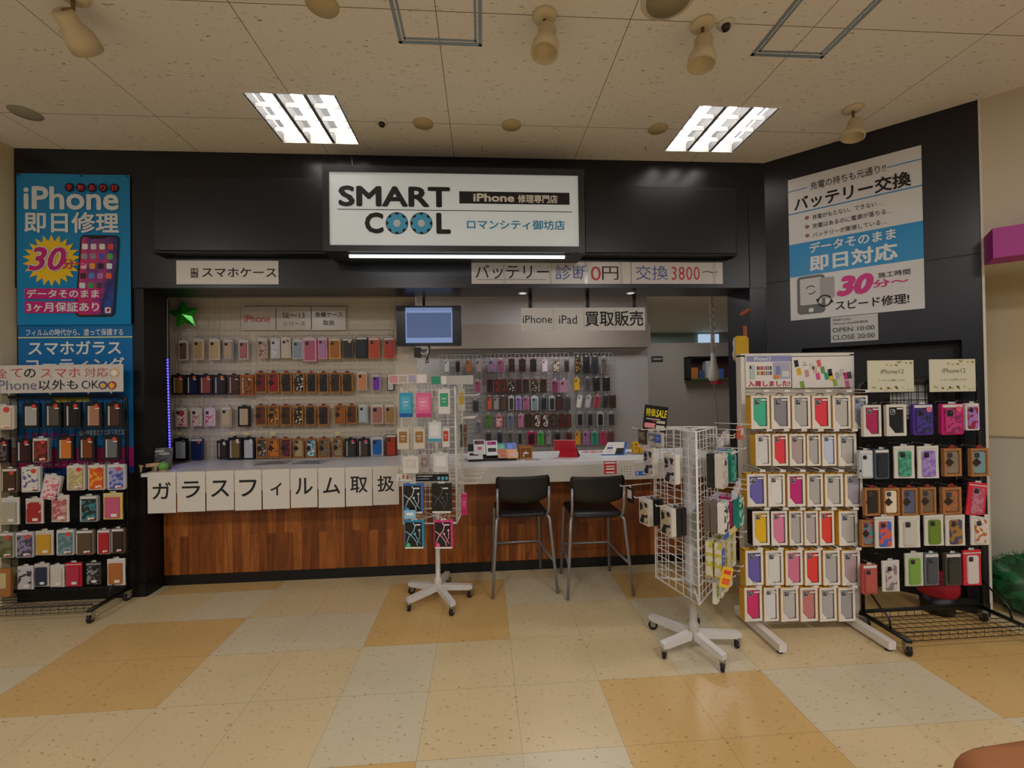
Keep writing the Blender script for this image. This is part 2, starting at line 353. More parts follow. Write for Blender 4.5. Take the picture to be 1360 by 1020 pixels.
# the counter
def wood():
    m = bpy.data.materials.new('old_plank_print'); m.use_nodes = True; N, L, b = nodes(m)
    tc = N.new('ShaderNodeTexCoord'); mp = N.new('ShaderNodeMapping'); mp.inputs['Rotation'].default_value = (0, 0, 0)
    sp = N.new('ShaderNodeSeparateXYZ'); L.new(tc.outputs['Object'], sp.inputs[0])
    cb = N.new('ShaderNodeCombineXYZ'); L.new(sp.outputs['Z'], cb.inputs[0]); L.new(sp.outputs['X'], cb.inputs[1])
    br = N.new('ShaderNodeTexBrick'); br.inputs['Scale'].default_value = 1; br.inputs['Brick Width'].default_value = .62; br.inputs['Row Height'].default_value = .068; br.inputs['Mortar Size'].default_value = .0012
    br.offset = .37; br.offset_frequency = 2; br.squash = 1
    br.inputs['Color1'].default_value = (0, 0, 0, 1); br.inputs['Color2'].default_value = (1, 1, 1, 1); br.inputs['Mortar'].default_value = (0, 0, 0, 1); br.inputs['Bias'].default_value = 0
    L.new(cb.outputs[0], br.inputs['Vector'])
    r = N.new('ShaderNodeValToRGB'); e = r.color_ramp.elements; e[0].color = hexc('#7a3f18')+(1,); e[1].color = hexc('#b06a2e')+(1,); e[0].position = 0; e[1].position = 1
    e2 = r.color_ramp.elements.new(.5); e2.color = hexc('#98551f')+(1,); L.new(br.outputs['Color'], r.inputs[0])
    m2 = N.new('ShaderNodeMapping'); m2.inputs['Scale'].default_value = (30, 1, 2.5); L.new(tc.outputs['Object'], m2.inputs[0])
    n = N.new('ShaderNodeTexNoise'); n.inputs['Scale'].default_value = 1.5; n.inputs['Detail'].default_value = 6; n.inputs['Roughness'].default_value = .65; L.new(m2.outputs[0], n.inputs['Vector'])
    mx = N.new('ShaderNodeMix'); mx.data_type = 'RGBA'; mx.blend_type = 'MULTIPLY'; mx.inputs['Factor'].default_value = .85; L.new(r.outputs[0], mx.inputs['A'])
    r2 = N.new('ShaderNodeValToRGB'); r2.color_ramp.elements[0].position = .25; r2.color_ramp.elements[0].color = (.25, .22, .2, 1); r2.color_ramp.elements[1].position = .62; r2.color_ramp.elements[1].color = (1.15, 1.1, 1.05, 1)
    L.new(n.outputs['Fac'], r2.inputs[0]); L.new(r2.outputs[0], mx.inputs['B'])
    n3 = N.new('ShaderNodeTexNoise'); n3.inputs['Scale'].default_value = 9; m3 = N.new('ShaderNodeMapping'); m3.inputs['Scale'].default_value = (1, 1, .5); L.new(tc.outputs['Object'], m3.inputs[0]); L.new(m3.outputs[0], n3.inputs['Vector'])
    r3 = N.new('ShaderNodeValToRGB'); r3.color_ramp.elements[0].position = .66; r3.color_ramp.elements[1].position = .78; r3.color_ramp.elements[0].color = (1, 1, 1, 1); r3.color_ramp.elements[1].color = (.25, .2, .18, 1); L.new(n3.outputs['Fac'], r3.inputs[0])
    mx2 = N.new('ShaderNodeMix'); mx2.data_type = 'RGBA'; mx2.blend_type = 'MULTIPLY'; mx2.inputs['Factor'].default_value = .8; L.new(mx.outputs['Result'], mx2.inputs['A']); L.new(r3.outputs[0], mx2.inputs['B'])
    L.new(mx2.outputs['Result'], b.inputs['Base Color']); b.inputs['Roughness'].default_value = .42
    return m
WOOD = wood()
ct = thing('shop_counter', 'long shop counter with white top over dark brown vertical planks', 'counter', (0, 3.68, 0))
MB().box(-2.57, 0, .085, 2.24, .25, .79, WOOD).build('plank_front', ct)
MB().box(-2.57, .004, 0, 2.24, .24, .085, DK2).build('toe_kick', ct)
cb_ = MB(); cb_.box(-2.57, -.23, .92, 2.0, .37, .945, mat('#dcdde0', .32)); cb_.box(-2.47, -.23, .79, 2.0, -.20, .92, mat('#c6c2ba', .4)); cb_.box(-2.47, -.2, .79, 2.0, .25, .80, mat('#c6c2ba', .4))
cb_.build('counter_top', ct)

# ================================================================== CEILING THINGS
LW_ = mat('#e8e8e6', .4); GREYR = mat('#7c7e82', .4, .2); TUBEM = mat('#fff6ec', .5, 0, TUBE, name='lit_tube')
for k, lx in enumerate(LX):
    t = thing('ceiling_light', ('left' if k == 0 else 'right')+' square recessed fluorescent ceiling light with three lit tubes', 'ceiling light', (lx, LY, CEIL), 0, 'square lights in the ceiling')
    h = MB(); w, d = FW/2, FD/2
    h.box(-w, -d, .09, w, d, .095, GREYR)
    for (a, b, c, e) in ((-w-.012, -d-.012, -w, d+.012), (w, -d-.012, w+.012, d+.012), (-w, -d-.012, w, -d), (-w, d, w, d+.012)): h.box(a, b, -.004, c, e, .09, LW_)
    h.build('housing', t)
    for q in range(3):
        x = -.185+.185*q
        MB().tube([(x, -d+.03, .045), (x, d-.03, .045)], .021, TUBEM, 12).build('tube', t)
    lv = MB()
    for x in (-.0925, .0925): lv.box(x-.012, -d, .0, x+.012, d, .06, GREYR)
    for x in (-w+.004, w-.012): lv.box(x, -d, 0, x+.008, d, .06, GREYR)
    for q in range(1, 4):
        y = -d+q*FD/4; lv.box(-w, y-.002, .0, w, y+.002, .03, LW_)
    lv.build('louver', t)
BEIGE = mat('#cdbb97', .5); BEIGE2 = mat('#d9c8a4', .5)
def spot(px, py, aim, body, label, L=.17):
    p = onZ(px, py, CEIL); t = thing('spotlight', label, 'spotlight', (p.x, p.y, CEIL), 0, 'spotlights on the ceiling')
    MB().lathe([(.0, 0), (.058, 0), (.06, -.012), (.05, -.022), (0, -.024)][::-1], (0, 0, 0), BEIGE2, 20).build('mount', t)
    q = onY(body[0], body[1], p.y+body[2])-Vector((p.x, p.y, CEIL))
    MB().tube([(0, 0, -.02), (0, 0, -.07), tuple(q)], .009, mat('#7a5a3c', .5), 8).build('arm', t)
    ax = (onY(aim[0], aim[1], p.y+aim[2])-Vector((p.x, p.y, CEIL))-q).normalized()
    rot = ax.to_track_quat('Z', 'Y').to_matrix().to_4x4(); rot.translation = q
    b = MB(); b.lathe([(.0, 0), (.040, 0), (.046, .01), (.046, .06), (.058, .075), (.068, .10), (.070, L), (.060, L), (.056, L-.04), (0, L-.05)], (0, 0, 0), BEIGE, 24, rot)
    b.build('lamp_head', t)
spot(97, -8, (112, 60, .10), (82, 14, -.02), 'beige ceiling spotlight at the far left, tilted steeply to the right', .16)
spot(723, 20, (721, 90, -.02), (727, 37, 0), 'beige ceiling spotlight in the middle, just above the lit shop sign', .14)
spot(933, 31, (930, 100, .0), (935, 51, 0), 'beige ceiling spotlight beside the small round detector', .14)
spot(1133, 143, (1129, 200, .0), (1137, 160, 0), 'beige ceiling spotlight close to the angled black wall', .12)
def cdisc(name, px, py, r, m, label, cat, grp=None, rim=None):
    p = onZ(px, py, CEIL); t = thing(name, label, cat, (p.x, p.y, CEIL), 0, grp)
    MB().lathe([(0, -.006), (r*.96, -.006), (r, 0), (0, 0)], (0, 0, 0), m, 28).build('cover', t)
    if rim: MB().lathe([(0, -.012), (r*rim, -.012), (r*rim, -.005), (0, -.005)], (0, 0, 0), mat('#a29472', .6), 28).build('grille', t)
G = 'round cover plates in the ceiling'
CV = mat('#c4b083', .6)
cdisc('ceiling_cover', 428, 6, .078, CV, 'tan round ceiling cover plate near the left light', 'cover plate', G)
cdisc('ceiling_cover', 562, 164, .072, CV, 'tan round cover plate left of the ceiling joint above the shop sign', 'cover plate', G)
cdisc('ceiling_cover', 679, 166, .072, CV, 'tan round cover plate in the ceiling above the middle of the shop sign', 'cover plate', G)
cdisc('ceiling_cover', 874, 171, .072, CV, 'tan round cover plate just left of the right ceiling light', 'cover plate', G)
cdisc('ceiling_cover', 34, 150, .085, mat('#a09a84', .6), 'greyish round ceiling cover plate above the left poster', 'cover plate', G)
cdisc('ceiling_speaker', 888, -3, .13, mat('#d6cbb2', .5), 'large round speaker in the ceiling at the top edge', 'speaker', None, .8)
def small_round(name, px, py, label, cat):
    p = onZ(px, py, CEIL); t = thing(name, label, cat, (p.x, p.y, CEIL))
    MB().lathe([(0, -.008), (.04, -.008), (.045, 0), (0, 0)], (0, 0, 0), mat('#ddd3c2', .5), 20).build('plate', t)
    MB().lathe([(0, -.03), (.018, -.03), (.022, -.012), (.022, -.008), (0, -.008)], (0, 0, 0), mat('#2a2420', .4), 14).build('sensor_head', t)
small_round('sprinkler', 507, 162, 'small sprinkler head right of the left ceiling light', 'sprinkler')
small_round('smoke_detector', 964, 32, 'small round detector with a black head beside a spotlight', 'detector')
HB = mat('#8fa0b0', .4, .3)
def hatch(x0, x1, y0, y1, label):
    t = thing('access_hatch', label, 'access hatch', (x0, y0, CEIL), 0, 'access hatches in the ceiling')
    b = MB(); w, d = x1-x0, y1-y0
    for k, f in ((0, 0), (1, .028)):
        wd = .018 if k == 0 else .012; z = -.004 if k == 0 else -.003
        b.box(f, f, z, w-f, f+wd, -.0005, HB); b.box(f, d-f-wd, z, w-f, d-f, -.0005, HB); b.box(f, f, z, f+wd, d-f, -.0005, HB); b.box(w-f-wd, f, z, w-f, d-f, -.0005, HB)
    b.build('frame', t)
a = onZ(530, 56, CEIL); b = onZ(640, 61, CEIL); hatch(a.x, b.x, b.y-.6, b.y, 'blue grey square access hatch frame at the top middle of the ceiling')
a = onZ(995, 75, CEIL); b = onZ(1092, 77, CEIL); hatch(a.x, b.x+.0, b.y-.55, b.y, 'grey square access hatch frame right of the spotlights')
p = onZ(640, 193, CEIL); tag(MB().tube([(0,0,0),(0,0,-.02),(.012,0,-.03),(0,0,-.045),(-.01,0,-.035)], .002, STEEL, 6).build('ceiling_hook', None, (p.x, p.y, CEIL)), 'tiny metal hook in the ceiling above the shop sign', 'hook')
p = onZ(857, 195, CEIL); tag(MB().tube([(0,0,0),(0,0,-.02),(.01,0,-.03)], .0025, mat('#5a3c26', .5), 6).build('ceiling_hook', None, (p.x, p.y, CEIL)), 'tiny brown hook in the ceiling left of the right ceiling light', 'hook')

# ================================================================== SIGNS ON THE FASCIA
SY = 3.23
p = onY(437, 228, SY); q = onY(769, 328, SY)
t = thing('shop_sign', 'large white shop sign box with black lettering and two blue gears on the fascia', 'sign', (p.x, SY, p.z)); SW, SH = q.x-p.x, p.z-q.z
fr = MB(); B = .045
for (a, b, c, d) in ((-B, -SH-B, 0, B), (SW, -SH-B, SW+B, B), (0, 0, SW, B), (0, -SH-B, SW, -SH)): fr.box(a, -.012, b, c, FY-SY, d, mat('#26272c', .35))
fr.box(0, .03, -SH, SW, FY-SY, 0, mat('#26272c', .35)); fr.build('sign_box', t)
fr = MB(); fr.box(0, 0, -SH, SW, .028, 0, mat('#dfe9ee', .3, 0, .12, name='backlit_sign_face')); fr.build('sign_face', t)
fr = MB(); fr.box(.08, .03, -SH-B-.006, SW-.06, .20, -SH-B, mat('#3a3d42', .4)); fr.build('lamp_tray', t)
MB().tube([(.12, .06, -SH-B-.014), (SW-.10, .06, -SH-B-.014)], .013, mat('#f2fbff', .4, 0, 1.1, name='lit_lamp'), 10).build('strip_lamp', t)
S = Sheet(t, SW, SH)
def sg(x, y):
    u = (x-62)/1218; return u, (y-(100+22*u))/(367-19*u)
def sgt(body, x0, y0, x1, y1, m, b=.02, **k):
    u0, v0 = sg(x0, y0); u1, v1 = sg(x1, y1); S.text(body, u0, v0, u1, v1, m, bold=b, **k)
sgt('SMART', 105, 168, 642, 279, INK, .035); sgt('C', 228, 302, 318, 408, INK, .04); sgt('L', 572, 304, 643, 409, INK, .04)
u0, v0 = sg(100, 285); u1, v1 = sg(1248, 296); S.rect('stripe', u0, v0, u1, v0+.010, INK)
GB = mat('#3fa9dc', .4)
for cx in (382, 500):
    u, v = sg(cx, 356); x, z = u*SW, -v*SH; r = 54/1218*SW
    MB().disc(x, z, r, -.0015, -.0002, INK, 40).build('gear_disc', t)
    n = 8; pts = []
    for k in range(n):
        for (da, rr) in ((-.29, .80), (-.17, 1.0), (.17, 1.0), (.29, .80)):
            a = k*2*math.pi/n+da+.39; pts.append((x+r*rr*.95*math.cos(a), z+r*rr*.95*math.sin(a)))
    MB().prism(pts, -.0025, -.0016, GB).build('gear', t); MB().disc(x, z, r*.32, -.0035, -.0026, mat('#c9d6dc', .4), 24).build('gear_hub', t)
u0, v0 = sg(686, 197); u1, v1 = sg(1236, 264); S.rect('name_bar', u0, v0, u1, v1, INK)
sgt('iPhone', 755, 208, 958, 251, PAPER, .03, layer=3); sgt('修理専門店', 975, 214, 1175, 257, PAPER, .025, layer=3)
sgt('ロマンシティ御坊店', 722, 336, 1210, 388, mat('#2a93c4', .4), .02)
# wires holding the sign box
tag(MB().tube([(0,0,0),(.01,0,-.12)], .002, STEEL, 6).build('sign_wire', None, tuple(onY(467, 209, 3.35))), 'thin steel wire above the left end of the shop sign', 'wire')

def pxsheet(name, label, cat, a, b, Y, m=PAPER, **k):
    p = onY(*a, Y); q = onY(*b, Y); return sheet(name, label, cat, tuple(p), q.x-p.x, p.z-q.z, m, **k)
SHEETM = mat('#cfcac6', .3)
t, s = pxsheet('paper_sign', 'white paper sign about phone cases left under the shop fascia', 'sign', (234, 346), (370, 377.5), FY-.006, mat('#dcd9d4', .4))
s.rect('print', .14, .33, .21, .72, INK); s.text('各種', .145, .36, .205, .50, SHEETM, 2, .01); s.text('対応', .145, .54, .205, .69, SHEETM, 2, .01); s.text('スマホケース', .25, .30, .98, .70, INK, 2, .012)
t, s = pxsheet('paper_sign', 'long taped paper sign about battery checks and exchange price under the fascia', 'sign', (626, 347.5), (960, 377), FY-.004, SHEETM)
s.text('バッテリー', .015, .14, .30, .78, INK, 2, .006); s.rect('underline', .02, .80, .29, .815, INK)
s.text('診断', .325, .13, .455, .82, BLUEI, 2); s.text('0', .465, .2, .505, .85, REDI, 2); s.text('円', .51, .2, .575, .82, INK, 2); s.rect('divider', .625, .0, .6275, 1, mat('#777', .5))
s.text('交換', .645, .14, .775, .82, BLUEI, 2); s.text('3800', .79, .2, .905, .82, REDI, 2, space=1.1); s.text('〜', .915, .35, .98, .55, INK, 2, .01)
for u in (.12, .3, .44, .58, .96):
    s.rect('tape', u, .0, u+.012, 1.0, mat('#dddddd', .12, 0, 0, .25), 3)
t, s = pxsheet('paper_sign', 'hanging white sign for buying and selling devices on three black straps', 'sign', (692, 409), (857, 438.5), 3.72, mat('#d8d6d4', .35))
for u in (.075, .535, .915):
    x = u*s.w; MB().box(x-.016, .004, 0, x+.016, .010, FB-t.location.z, DK2).build('strap', t)
s.text('iPhone', .012, .33, .245, .66, INK, 2); s.text('iPad', .30, .33, .445, .70, INK, 2); s.text('買取販売', .51, .14, .985, .82, INK, 2, .015)
for u in (.255, .50, .75): s.rect('sheet_joint', u, 0, u+.003, 1, mat('#a9a7a5', .5))
# three laminated cards on the left product wall (zoom frame of x 190.., scale 3.778)
def z3(x, y): return (190+x/3.778, 380+y/3.778)
for (x0, x1, lab, body) in ((493, 665, 'leftmost of the three laminated cards on the left product wall, red lettering', 'a'), (668, 843, 'middle laminated card on the left product wall naming the model range', 'b'), (846, 1018, 'rightmost of the three laminated cards on the left product wall', 'c')):
    t, s = pxsheet('laminated_card', lab, 'card', z3(x0, 104), z3(x1, 220), LWY-.035, mat('#c9c0b8', .18), group='laminated cards on the left product wall')
    if body == 'a': s.text('iPhone', .08, .38, .84, .66, mat('#c23b33', .5), 2, .01)
    if body == 'b': s.text('SE〜13', .18, .26, .82, .48, INK, 2); s.text('シリーズ', .2, .62, .84, .82, INK, 2)
    if body == 'c': s.text('各種ケース', .1, .22, .9, .44, INK, 2, .008); s.text('取扱', .33, .58, .67, .80, INK, 2, .008)

# posters on the left pillar
def zl(x, y): return (x/4.0, 180+y/4.0)
p = onY(22.5, 230.5, FY-.004); q = onY(175, 431, FY-.004); PW, PH = q.x-p.x, p.z-q.z
t = thing('poster', 'blue repair poster with starburst and smartphone picture on the black wall', 'poster', tuple(p))
nb = MB(); n = 10
for k in range(n):      # slightly wavy sheet
    x0, x1 = PW*k/n, PW*(k+1)/n; f = lambda u: -.004-.0025*math.sin(u*9); g = lambda u: -.006-.006*math.sin(u*7)
    nb.add([(x0, f(x0), -PH), (x1, f(x1), -PH), (x1, f(x1), -.03), (x0, f(x0), -.03)], [(0, 1, 2, 3)], BLUEP, True)
    nb.add([(x0, f(x0), -.03), (x1, f(x1), -.03), (x1, f(x1), 0), (x0, f(x0), 0)], [(0, 1, 2, 3)], BLUEP, True)
nb.build('poster_sheet', t)
S = Sheet(t, PW, PH, -.0065)
def pu(x, y): return (x-90)/608, (y-200)/804
PWH = mat('#dfe6ea', .35)
def pt(body, x0, y0, x1, y1, m=PWH, b=.02, layer=2, **k):
    u0, v0 = pu(x0, y0); u1, v1 = pu(x1, y1); return S.text(body, u0, v0, u1, v1, m, layer, b, **k)
for k, ch in enumerate('学割あり‼'):
    cx = 373+k*60.5; u, v = pu(cx, 272); MB().disc(u*PW, -v*PH, 26/608*PW, -.0085, -.0078, INK, 24).build('badge', t); pt(ch, cx-14, 258, cx+14, 286, mat('#e8325a', .4), .02, 3)
pt('iPhone', 130, 268, 638, 392, PWH, .022); pt('即日修理', 133, 404, 638, 515, PWH, .022)
pts = []; cu, cv = pu(275, 662)
for k in range(44):
    a = k*math.pi/22; rr = (1.0 if k % 2 else .74); pts.append((cu+rr*155/608*math.cos(a), cv+rr*138/804*math.sin(a)))
S.poly('starburst', pts[::-1], YEL, 1)
# printed phone
u0, v0 = pu(412, 524); u1, v1 = pu(640, 962)
def skew(pts): return [pu(412+(1-b)*12+a*(228-12)-(b)*14+ (0), 524+b*438) for a, b in pts]
def rr_(x0, y0, x1, y1, r, sk):
    out = []
    for (cx, cy, a0) in ((x1-r, y1-r, 0), (x0+r, y1-r, 90), (x0+r, y0+r, 180), (x1-r, y0+r, 270)):
        for k in range(5):
            a = R(a0+k*22.5); out.append((cx+r*math.cos(a)+(cy-743)*sk, cy+r*math.sin(a)))
    return [pu(*p) for p in out]
S.poly('phone_body', rr_(414, 526, 628, 962, 26, -.075), INK, 2)
def screen_mat():
    m = bpy.data.materials.new('phone_wallpaper'); m.use_nodes = True; N, L, b = nodes(m)
    tc = N.new('ShaderNodeTexCoord'); sp = N.new('ShaderNodeSeparateXYZ'); L.new(tc.outputs['Generated'], sp.inputs[0])
    n = N.new('ShaderNodeTexNoise'); n.inputs['Scale'].default_value = 2.2; L.new(tc.outputs['Generated'], n.inputs['Vector'])
    a = N.new('ShaderNodeMath'); a.operation = 'MULTIPLY_ADD'; a.inputs[1].default_value = .8; L.new(n.outputs['Fac'], a.inputs[0])
    s2 = N.new('ShaderNodeMath'); s2.operation = 'SUBTRACT'; L.new(sp.outputs['X'], s2.inputs[0]); L.new(sp.outputs['Z'], s2.inputs[1]); 
    s3 = N.new('ShaderNodeMath'); s3.operation = 'MULTIPLY'; s3.inputs[1].default_value = .35; L.new(sp.outputs['X'], s3.inputs[0]); L.new(s3.outputs[0], a.inputs[2])
    r = N.new('ShaderNodeValToRGB'); e = r.color_ramp.elements; e[0].position = .3; e[0].color = hexc('#d8263e')+(1,); e[1].position = .85; e[1].color = hexc('#2c4fa8')+(1,)
    for po, c in ((.48, '#c43a78'), (.6, '#6a3c86'), (.72, '#2a2f6e')):
        x = e.new(po); x.color = hexc(c)+(1,)
    L.new(a.outputs[0], r.inputs[0]); L.new(r.outputs[0], b.inputs['Base Color']); b.inputs['Roughness'].default_value = .3
    return m
S.poly('phone_screen', rr_(424, 536, 618, 952, 20, -.075), screen_mat(), 3)
S.poly('phone_notch', rr_(478, 530, 570, 546, 7, -.0), INK, 4)
icols = ['#e9e9ee', '#d8d8de', '#e8e4de', '#e04848', '#9aa0a8', '#8a8f99', '#2f5fd0', '#49b35a', '#e5c2ce', '#f0a23c', '#1d1d22', '#dce9f6', '#2b2b30', '#4a8de0', '#b07cc6', '#f06a3c', '#cfe0ea', '#3a9a5a', '#3c3c46']
for k, c in enumerate(icols):
    rw, cl = divmod(k, 4); cx = 456+cl*46-(rw*4); cy = 588+rw*52
    if c == icols[1]: pass
    S.poly('app_icon', rr_(cx-15, cy-15, cx+15, cy+15, 7, 0), mat(c, .4), 4)
S.poly('app_icon', rr_(560, 912, 592, 944, 7, 0), mat('#e6c9cf', .4), 4); S.text('♫', *pu(568, 918), *pu(584, 938), REDI, 5)
pt('30', 152, 588, 362, 722, PWH, .06, 5, shear=.25); pt('30', 156, 592, 358, 718, MAG, .025, 6, shear=.25); pt('分〜', 335, 655, 462, 708, MAG, .02, 6)
for (y0, y1, body) in ((812, 868, 'データそのまま'), (880, 942, '3ヶ月保証あり')):
    a0, b0 = pu(135, y0); a1, b1 = pu(537, y1); S.rect('magenta_band', a0, b0, a1, b1, MAG, 5); pt(body, 146, y0+5, 530, y1-7, PWH, .02, 6)
for u in (.02, .57, .98): MB().disc(u*PW, -.012, .006, -.010, -.002, INK, 10).build('pin', t)
# second poster below
def z2(x, y): return (x/2.7546, 470+y/2.7546)
p = onY(24, 431.5, FY+.006); q = onY(177.5, 627.5, FY+.006); PW, PH = q.x-p.x, p.z-q.z
t, s = sheet('poster', 'blue coating poster behind the left display rack', 'poster', tuple(p), PW, PH, mat('#0d6fb4', .3, name='poster_blue_lower'))
def v_(y): return (y-431.5)/196
s.text('フィルムの時代から、塗って保護する', .07, v_(437), .92, v_(446), PWH, 2, .01); s.rect('stripe', 0, v_(447.5), 1, v_(449), mat('#d8dfa8', .4))
s.text('スマホガラス', .09, v_(453), .90, v_(471), PWH, 2, .02); s.text('コーティング', .07, v_(475), .93, v_(493), PWH, 2, .02)
s.rect('yellow_shape', .3, v_(527), .62, v_(533), mat('#c9b62a', .4), 1); s.text('10分〜', .06, v_(571), .50, v_(581), MAG, 2, .02); s.text('全機種対応可能', .52, v_(570), .95, v_(577), PWH, 2, .01)
s.rect('magenta_band', 0, v_(594), 1, v_(619), MAG, 1); s.text('全てのメーカー対応可能', .1, v_(612), .8, v_(617), PWH, 2, .01); s.rect('dark_band', 0, v_(619), 1, 1, mat('#0a3f86', .4), 1)

# poster on the angled wall
X0 = wallxyz(.169, 3.207, .006); PW, PH = .796, 1.149
t, s = sheet('poster', 'large white and blue battery exchange poster on the angled black wall', 'poster', tuple(X0), PW, PH, mat('#d9d9dc', .3), rotz=WA)
# coordinates of the zoom [1020,180,1250,470] (scale 3.517)
TLc, TRc, BLc, BRc = (95, 212), (717, 50), (107, 866), (731, 810)
def wu(x, y):
    # pixel -> wall coordinates
    r = ray(1020+x/3.517, 180+y/3.517); n = Vector((wdir.y, -wdir.x, 0)); k = n.dot(WO+n*.006-EYE)/n.dot(r); P = EYE+r*k
    return (P-X0).dot(wdir)/PW, (X0.z-P.z)/PH
def wt(body, a, b, m=INK, bd=.012, **k):
    (u0, v0), (u1, v1) = wu(*a), wu(*b); s.text(body, u0, min(v0, v1), u1, max(v0, v1), m, 2, bd, **k)
CY = mat('#1787cc', .35)
def uv(u0, v0, u1, v1, body, m=INK, bd=.012, layer=2, **k): s.text(body, u0, v0, u1, v1, m, layer, bd, **k)
s.rect('stripe', 0, .082, .16, .088, CY); s.rect('stripe', .77, .082, 1, .088, CY)
uv(.19, .055, .76, .11, '充電の持ちも元通り!!', INK, .006); uv(.05, .135, .93, .235, 'バッテリー交換', INK, .03)
s.rect('stripe', 0, .243, 1, .251, CY)
for k, body in enumerate(('充電がもたない、できない…', '充電はあるのに電源が落ちる…', 'バッテリーが膨張している…')):
    v = .283+k*.062; MB().disc(.155*PW, -(v+.012)*PH, .0135, -.003, -.0015, mat('#7a1030', .5), 16).build('bullet', t); s.text('ˇ', .145, v+.004, .165, v+.018, PAPER, 3, .03)
    uv(.20, v, (.73, .80, .76)[k], v+.034, body, INK, .006)
s.rect('blue_band', 0, .463, 1, .695, mat('#1a90d2', .3))
uv(.17, .475, .82, .545, 'データそのまま', PWH, .02); uv(.17, .565, .83, .675, '即日対応', PWH, .03)
GR = mat('#6d6f73', .5)
def wr(x0, y0, x1, y1, r): 
    out = []
    for (cx, cy, a0) in ((x1-r, y1-r, 0), (x0+r, y1-r, 90), (x0+r, y0+r, 180), (x1-r, y0+r, 270)):
        for k in range(5):
            a = R(a0+k*22.5); out.append((cx+r*math.cos(a), cy+r*math.sin(a)*.7))
    return out
s.poly('phone_icon', wr(.06, .69, .29, .975, .035), GR, 2); s.poly('phone_icon_screen', wr(.085, .715, .265, .905, .012), mat('#cfd0d2', .5), 3)
x, z = s.P(.175, .94); MB().disc(x, z, .018, -.0062, -.005, PAPER, 18).build('home_button', t)
s.poly('battery_card', wr(.25, .725, .365, .87, .01), mat('#a7a8ac', .5), 4)
def ring(cu, cv, r0, r1, a0, a1, m, layer):
    pts = [(cu+r1*math.cos(R(a)), cv+r1*.7*math.sin(R(a))) for a in range(a0, a1+1, 12)]+[(cu+r0*math.cos(R(a)), cv+r0*.7*math.sin(R(a))) for a in range(a1, a0-1, -12)]
    s.poly('arrow_ring', pts, m, layer)
for (a0, a1) in ((10, 160), (190, 340)): ring(.285, .885, .045, .058, a0, a1, INK, 5)
s.poly('arrow_tip', [(.215, .87), (.245, .865), (.232, .90)], INK, 5); s.poly('arrow_tip', [(.355, .90), (.325, .905), (.338, .87)], INK, 5)
for (a0, a1) in ((200, 330), (20, 120)): ring(.175, .80, .035, .043, a0, a1, INK, 5)
uv(.38, .735, .66, .87, '30', mat('#cf1282', .35), .06, 2, shear=.25); uv(.65, .79, .90, .84, '分〜', mat('#cf1282', .35), .03); uv(.69, .745, .91, .78, '施工時間', INK, .01)
uv(.37, .895, .90, .96, 'スピード修理!', INK, .02)
t, s = sheet('opening_hours_card', 'small paper card with opening hours below the battery poster', 'card', tuple(wallxyz(.43, 2.054, .004)), .282, .196, mat('#c9c9c9', .4), rotz=WA)
s.text('SMARTCOOL', .06, .08, .45, .16, INK); s.text('iPhone iPad修理店', .06, .22, .80, .31, INK); s.text('OPEN 10:00', .04, .43, .93, .60, INK); s.text('CLOSE 20:00', .04, .72, .93, .90, INK)
# nine letter sheets hanging from the counter edge; zoom [180,570,540,790], scale 3.778
cols = [(60, 203), (208, 350), (355, 494), (497, 632), (637, 774), (778, 913), (917, 1050), (1054, 1188), (1190, 1322)]
ch = 'ガラスフィルム取扱'
for k, ((x0, x1), c) in enumerate(zip(cols, ch)):
    a = onY(180+x0/3.778, 570+(226-k*3.6)/3.778, 3.444); b = onY(180+x1/3.778, 570+(414-k*5.5)/3.778, 3.444)
    t, s = sheet('letter_sheet', 'white paper sheet with the character %s hanging from the counter edge' % c, 'paper sheet', (a.x, 3.444, .952), b.x-a.x, .305-.003*(k % 3), mat('#dcd6cd', .6), th=.001, group='letter sheets along the counter edge')
    cw_ = .66 if c not in 'ィ' else .42
    s.text(c, .5-cw_/2, .24 if c != 'ィ' else .34, .5+cw_/2, .66, INK, 1, .014)

# stickers on the counter front
def stick(name, label, cat, a, b, m): return pxsheet(name, label, cat, a, b, 3.4485, m, th=.001)
t, s = stick('counter_sticker', 'red cashback sticker with white writing on the counter edge', 'sticker', (802, 612.5), (819, 629.5), mat('#c9302c', .4))
s.rect('header_strip', .08, .08, .92, .2, PAPER); s.rect('text_line', .15, .36, .85, .44, PAPER); s.rect('text_line', .15, .54, .85, .66, PAPER); s.rect('text_line', .15, .82, .85, .92, PAPER)
t, s = stick('counter_sticker', 'white payment notice with rows of tiny marks on the counter edge', 'sticker', (822, 612), (842, 632), mat('#cfcac2', .4))
for r_ in range(4):
    for c_ in range(4): s.rect('tiny_mark', .12+c_*.2, .38+r_*.16, .22+c_*.2, .42+r_*.16, mat('#4a4642', .5))
t, s = stick('counter_sticker', 'blue rectangular sticker at the right end of the counter edge', 'sticker', (844, 626), (864, 631), mat('#1f6fd0', .4)); s.rect('white_mark', .08, .2, .16, .8, PAPER); s.rect('white_line', .45, .42, .85, .6, PAPER)

